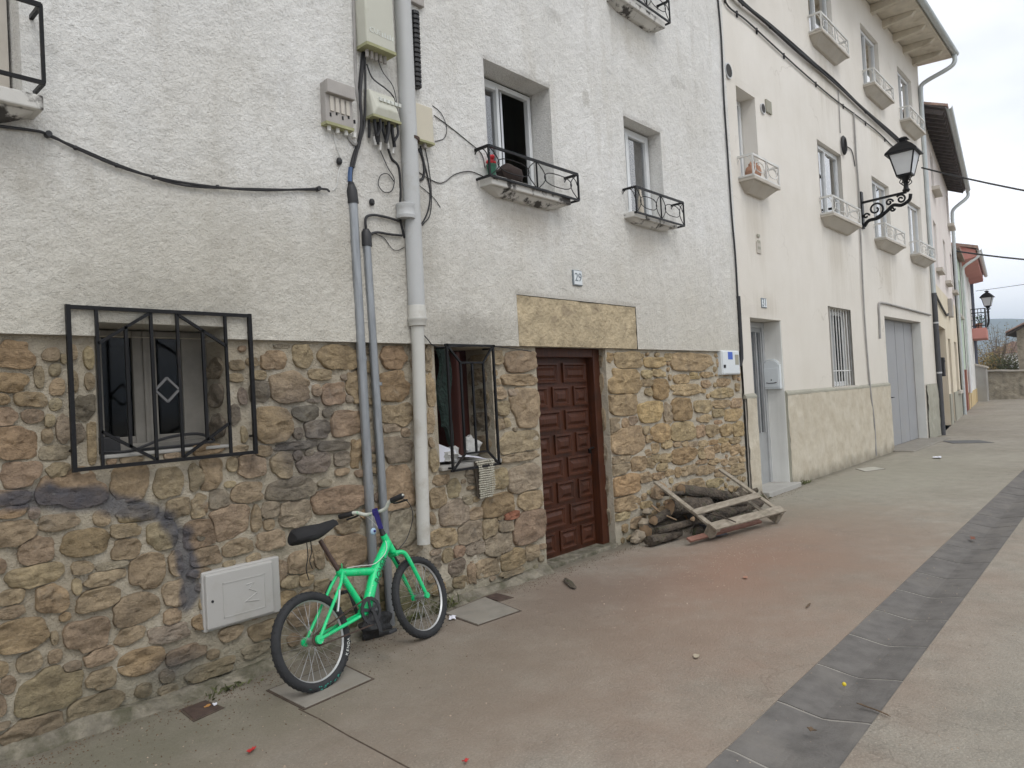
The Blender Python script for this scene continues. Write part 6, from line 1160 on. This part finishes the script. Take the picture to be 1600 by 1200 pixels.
mb.hexa([HC(-.01, .02, .018), HC(.03, .02, .018), HC(.03, .02, .022), HC(-.01, .02, .022), HC(.01, -.115, .03), HC(.045, -.12, .03), HC(.045, -.12, .034), HC(.01, -.115, .034)]); st = mb.build('strap', STRAP, bike)
T([HC(-.02, -.01, .02), HC(-.035, -.085, .03)], .002, 4).build('charm_cord', WHITECABLE, st); MB().ball(HC(-.035, -.12, .03), .024, 10, 8, (1, .5, 1)).build('charm', TOYB, st, smooth=True); MB().ball(HC(-.037, -.12, .03)+bl*.014, .009, 8, 6).build('charm_eye', STRAP, st, smooth=True)
# drivetrain
cB = Q(.44, .318, .052); mb = MB(); nn = 36
def rv(R, l, q): return Q(.44, .318, l)+(bh*math.cos(q)+bu*math.sin(q))*R
prf = [(.062, .048), (.082, .048), (.082, .056), (.062, .056)]; vs_ = [rv(R+(.004 if (i % 2 and R > .07) else 0), l, 2*math.pi*i/nn) for i in range(nn) for R, l in prf]; mb.add(vs_, [(i*4+k, i*4+(k+1) % 4, ((i+1) % nn)*4+(k+1) % 4, ((i+1) % nn)*4+k) for i in range(nn) for k in range(4)])
for i in range(5): q = 2*math.pi*i/5+.3; mb.bar(rv(.01, .052, q), rv(.068, .052, q), .02, .006, bl.cross(bh))
mb.tube([rv(0, -.05, 0), rv(0, .07, 0)], .014, 10); cs_ = mb.build('crankset', BLACKPL, bike)
for s, q in ((1, -1.48), (-1, 1.66)): MB().bar(rv(0, s*.072, 0), rv(.15, s*.08, q), .022, .012, bl.cross(bh)).build('crank_arm', BLACKPL, cs_, bevel=.003); p = rv(.15, s*.10, q); MB().bar(p-bl*s*.01, p+bl*s*.085, .07, .022, bh).build('pedal', BLACKPL, cs_, bevel=.006)
mb = MB()
for dz in (1, -1):
    a, b = rv(.083, .052, dz*1.6), Q(0, RW+dz*.035, .045); nL = 34
    for i in range(nL): mb.bar(a.lerp(b, (i+.08)/nL), a.lerp(b, (i+.92)/nL), .008, .006, bu)
mb.tube([Q(0, RW, .04), Q(0, RW, .05)], .036, 16); mb.build('chain', RUST, bike)
T(smooth_path([Q(.23, .50, .055), Q(.20, .44, .06), Q(.17, .385, .065)], 3), .009, 6).build('rear_brake', CHROME, bike, smooth=True); T([Q(.28, .56, -.05), Q(.22, .50, -.055)], .008, 6).build('rear_brake', BLACKPL, bike)
for s in (-1, 1): T([Q(.855, .60, s*.05), Q(.88, .53, s*.04)], .009, 6).build('front_brake', BLACKPL, bike)

# ================================================================== THINGS ON THE STREET
tag(lump('bag', (3.02, -.14, .08), (.13, .07, .09), BLACKPL, 501, 18, 12, .22).build('dark_mass', M('near_black_lump', (.018, .018, .019), .55, bmp=.8, bscale=20, bdist=.02), smooth=True), 'dark lumpy mass on the ground behind the bicycle cranks', 'bag')  # unidentified dark mass, modelled as a near-black lump
def lid(name, label, cat, pix, m, rimm=DIRT, gap=.02, h=.008):
    P = [gnd(*p) for p in pix]; c = sum(P, Vector())/4; t = thing(name, label, cat, (c.x, c.y, 0))
    MB().prism([p+(p-c).normalized()*gap for p in P], (0, 0, .004)).build('rim', rimm, t); MB().prism([Vector((p.x, p.y, .0)) for p in P], (0, 0, h)).build('cover', m, t, bevel=.003); return t
lid('manhole_cover', 'square concrete cover under the bicycle rear wheel', 'cover', ((421, 1079), (477, 1107.5), (580, 1062), (529, 1037)), LID)
lid('manhole_cover', 'square concrete cover right of the bicycle front wheel', 'cover', ((696, 959), (747, 977), (811, 955), (758, 934)), LID)
lid('drain_cover', 'small dark iron cover near the stone wall', 'cover', ((757.7, 934), (776, 928), (799, 934), (778, 940)), RUST)
lid('drain_cover', 'small rusty iron cover at bottom left', 'cover', ((285, 1110), (320, 1097), (345, 1107), (304, 1126)), RUST)
lid('manhole_cover', 'dark flat cover far along the street', 'cover', ((1470, 689), (1490, 693), (1553, 692), (1530, 688)), M('far_iron_cover', (.10, .10, .10), .7))
lid('street_patch', 'pale concrete patch at the foot of the cream cladding', 'patch', ((1338, 733), (1352, 737), (1382, 733), (1366, 730)), M('pale_patch', (.40, .39, .34), .9))
tag(MB().tube([gnd(*p)+Vector((0, 0, -.001)) for p in ((467, 1108), (500, 1124), (545, 1150), (590, 1174), (640, 1201))], .005, 5).build('joint_strip', DIRT), 'dark expansion joint running from the rear wheel cover', 'joint')
def scrap(name, label, cat, px_, py_, dims, m, rot=0., seed=0, bend=.3):
    p = gnd(px_, py_); r = np.random.default_rng(seed); cx, sx = math.cos(rot), math.sin(rot); n = 4; L_, W_, h_ = dims
    def fn(s, t): a = (s-.5)*L_*(1+.15*math.sin(5*t+seed)); b = (t-.5)*W_*(1+.2*math.sin(4*s+seed)); return (p.x+a*cx-b*sx, p.y+a*sx+b*cx, .006+h_*(abs(math.sin(3*s+seed))*.6+abs(math.sin(4*t+seed))*.4)*bend*3)
    return tag(sheet(fn, n, n, .003).build(name, m, smooth=True), label, cat)
REDC = M('red_plastic', (.45, .02, .02), .5, bmp=0); BRL = M('brown_dry_leaf', (.13, .085, .05), .9, var=.5, scale=30); YEL = M('yellow_plastic', (.65, .5, .03), .5, bmp=0)
scrap('red_scrap', 'red crumpled scrap at the bottom left of the street', 'scrap', 393, 1176, (.05, .018, .012), REDC, .5, 1)
scrap('red_scrap', 'red scrap at the bottom edge of the street', 'scrap', 728, 1193, (.025, .02, .012), REDC, .2, 2)
scrap('paper_scrap', 'crumpled white paper beside the front wheel', 'paper', 707, 968, (.07, .05, .025), PAPER, .8, 3)
scrap('paper_scrap', 'small white paper on the bottom left drain cover', 'paper', 336, 1104, (.03, .02, .01), PAPER, 1.2, 4)
scrap('dry_leaf', 'orange dry leaf on the bottom left drain cover', 'leaf', 324, 1106, (.035, .02, .006), M('orange_leaf', (.4, .2, .06), .8), .3, 5)
scrap('dark_stick', 'dark stick of bark before the door', 'stick', 890, 914, (.30, .05, .02), BARK, .9, 6)
scrap('paper_scrap', 'white scrap in front of the garage door', 'paper', 1465, 716, (.25, .12, .03), PAPER, .1, 7)
tag(MB().ball(gnd(1319, 1069)+Vector((0, 0, .0)), .011, 10, 7).build('yellow_ball', YEL, smooth=True), 'tiny yellow ball in the channel', 'ball')
scrap('dry_leaf', 'dark leaf in the near end of the channel', 'leaf', 1268, 1143, (.035, .025, .006), BRL, .9, 8)
scrap('dry_leaf', 'brown leaf on the channel slabs near the middle', 'leaf', 1520, 842, (.12, .04, .006), M('red_brown_leaf', (.2, .07, .04), .9), .2, 9)
scrap('twig', 'twig at the right edge of the channel', 'twig', 1365, 1112, (.16, .012, .008), BRL, 1.2, 10)
scrap('dry_leaf', 'pale dry leaf on the concrete left of the channel', 'leaf', 1088, 1028, (.05, .03, .006), M('pale_leaf', (.42, .36, .27), .9), .4, 11)
scrap('twig', 'short twig on the concrete below the pallet', 'twig', 1263, 948, (.10, .012, .006), BRL, .1, 12)
scrap('brick_chip', 'orange brick chip in the red dust', 'chip', 1165, 904, (.06, .03, .010), M('brick_chip', (.36, .19, .13), .9), .3, 13)
# crumbs, leaves and grit nobody could count
mb = MB()
def crumb(x, y, s, z=.003):
    d = Vector((rng.normal(), rng.normal(), rng.normal()*.3)).normalized()*s; e = d.orthogonal().normalized()*s*rng.uniform(.3, .8); c = Vector((x, y, z)); mb.add([c-d, c+e, c+d, c-e, c+Vector((0, 0, s*.5))], [(0, 1, 4), (1, 2, 4), (2, 3, 4), (3, 0, 4)])
for i in range(2600):
    x = rng.uniform(.5, 11); crumb(x, -.13-abs(rng.normal())*.10, rng.uniform(.002, .007))
for i in range(500): crumb(rng.uniform(.6, 3.2), -.2-abs(rng.normal())*.35, rng.uniform(.002, .007))
tag(mb.build('debris', BRL, fix=False), 'brown leaf crumbs and grit scattered along the foot of the walls', 'debris', kind='stuff')
mb = MB()
for i in range(2500):
    d_ = rng.uniform(0, 1)**1.6*11; crumb(1.0+d_, rng.uniform(-4.6, -.25), rng.uniform(.002, .006), .002)
for i in range(900): crumb(6.4+rng.normal()*.9, -1.25+rng.normal()*.35, rng.uniform(.003, .008), .002)
tag(mb.build('grit', M('pale_grit', (.38, .30, .23), .9, var=.5, scale=30), fix=False), 'pale grit scattered over the concrete street', 'grit', kind='stuff')
# weeds at the foot of the wall
def weed(label, x, y, n, h, seed):
    r = np.random.default_rng(seed); t = thing('weed', label, 'weed', (x, y, 0), 'weeds at the foot of the wall'); mb = MB()
    for i in range(n):
        b = Vector((x+r.normal()*.08, y+r.normal()*.02, 0)); d = Vector((r.normal()*.5, r.normal()*.5-.2, 1)).normalized()*h*r.uniform(.4, 1); s = d.cross(Vector((r.normal(), r.normal(), 0))).normalized()*.006; m_ = b+d*.6; e = b+d+Vector((d.x*.5, d.y*.5, -.2*h)); mb.add([b-s, b+s, m_+s, e, m_-s], [(0, 1, 2, 3, 4)])
    tag(mb.build('blades', GRNL, t, fix=False), kind='stuff')
weed('green weeds behind the bicycle front wheel', 3.72, -.08, 60, .13, 401); weed('small weeds by the foot of the drainpipe', 3.42, -.07, 40, .09, 402); weed('sparse weeds below the grey meter box', 1.95, -.16, 30, .06, 403); weed('weeds at the foot of the cream cladding', 11.3, -.1, 40, .10, 404); weed('weeds at the corner by the step', 9.6, -.12, 40, .12, 405)

# ================================================================== AIR
hz, t, b = newmat('air'); t.nodes.remove(b); pv = t.nodes.new('ShaderNodeVolumePrincipled'); pv.inputs['Color'].default_value = (.68, .82, 1, 1); pv.inputs['Density'].default_value = .0006; t.links.new(pv.outputs[0], t.nodes['Material Output'].inputs['Volume'])
X0, X1, Y0, Y1, Z0, Z1 = -60, 2700, -2700, 2700, -8, 125
o = MB().hexa([(-2700, Y0, Z0), (X1, Y0, Z0), (X1, Y1, Z0), (-2700, Y1, Z0), (-2700, Y0, Z1), (X1, Y0, Z1), (X1, Y1, Z1), (-2700, Y1, Z1)]).build('haze', hz); tag(o, 'thin bluish air haze over the whole street', 'haze', kind='stuff')
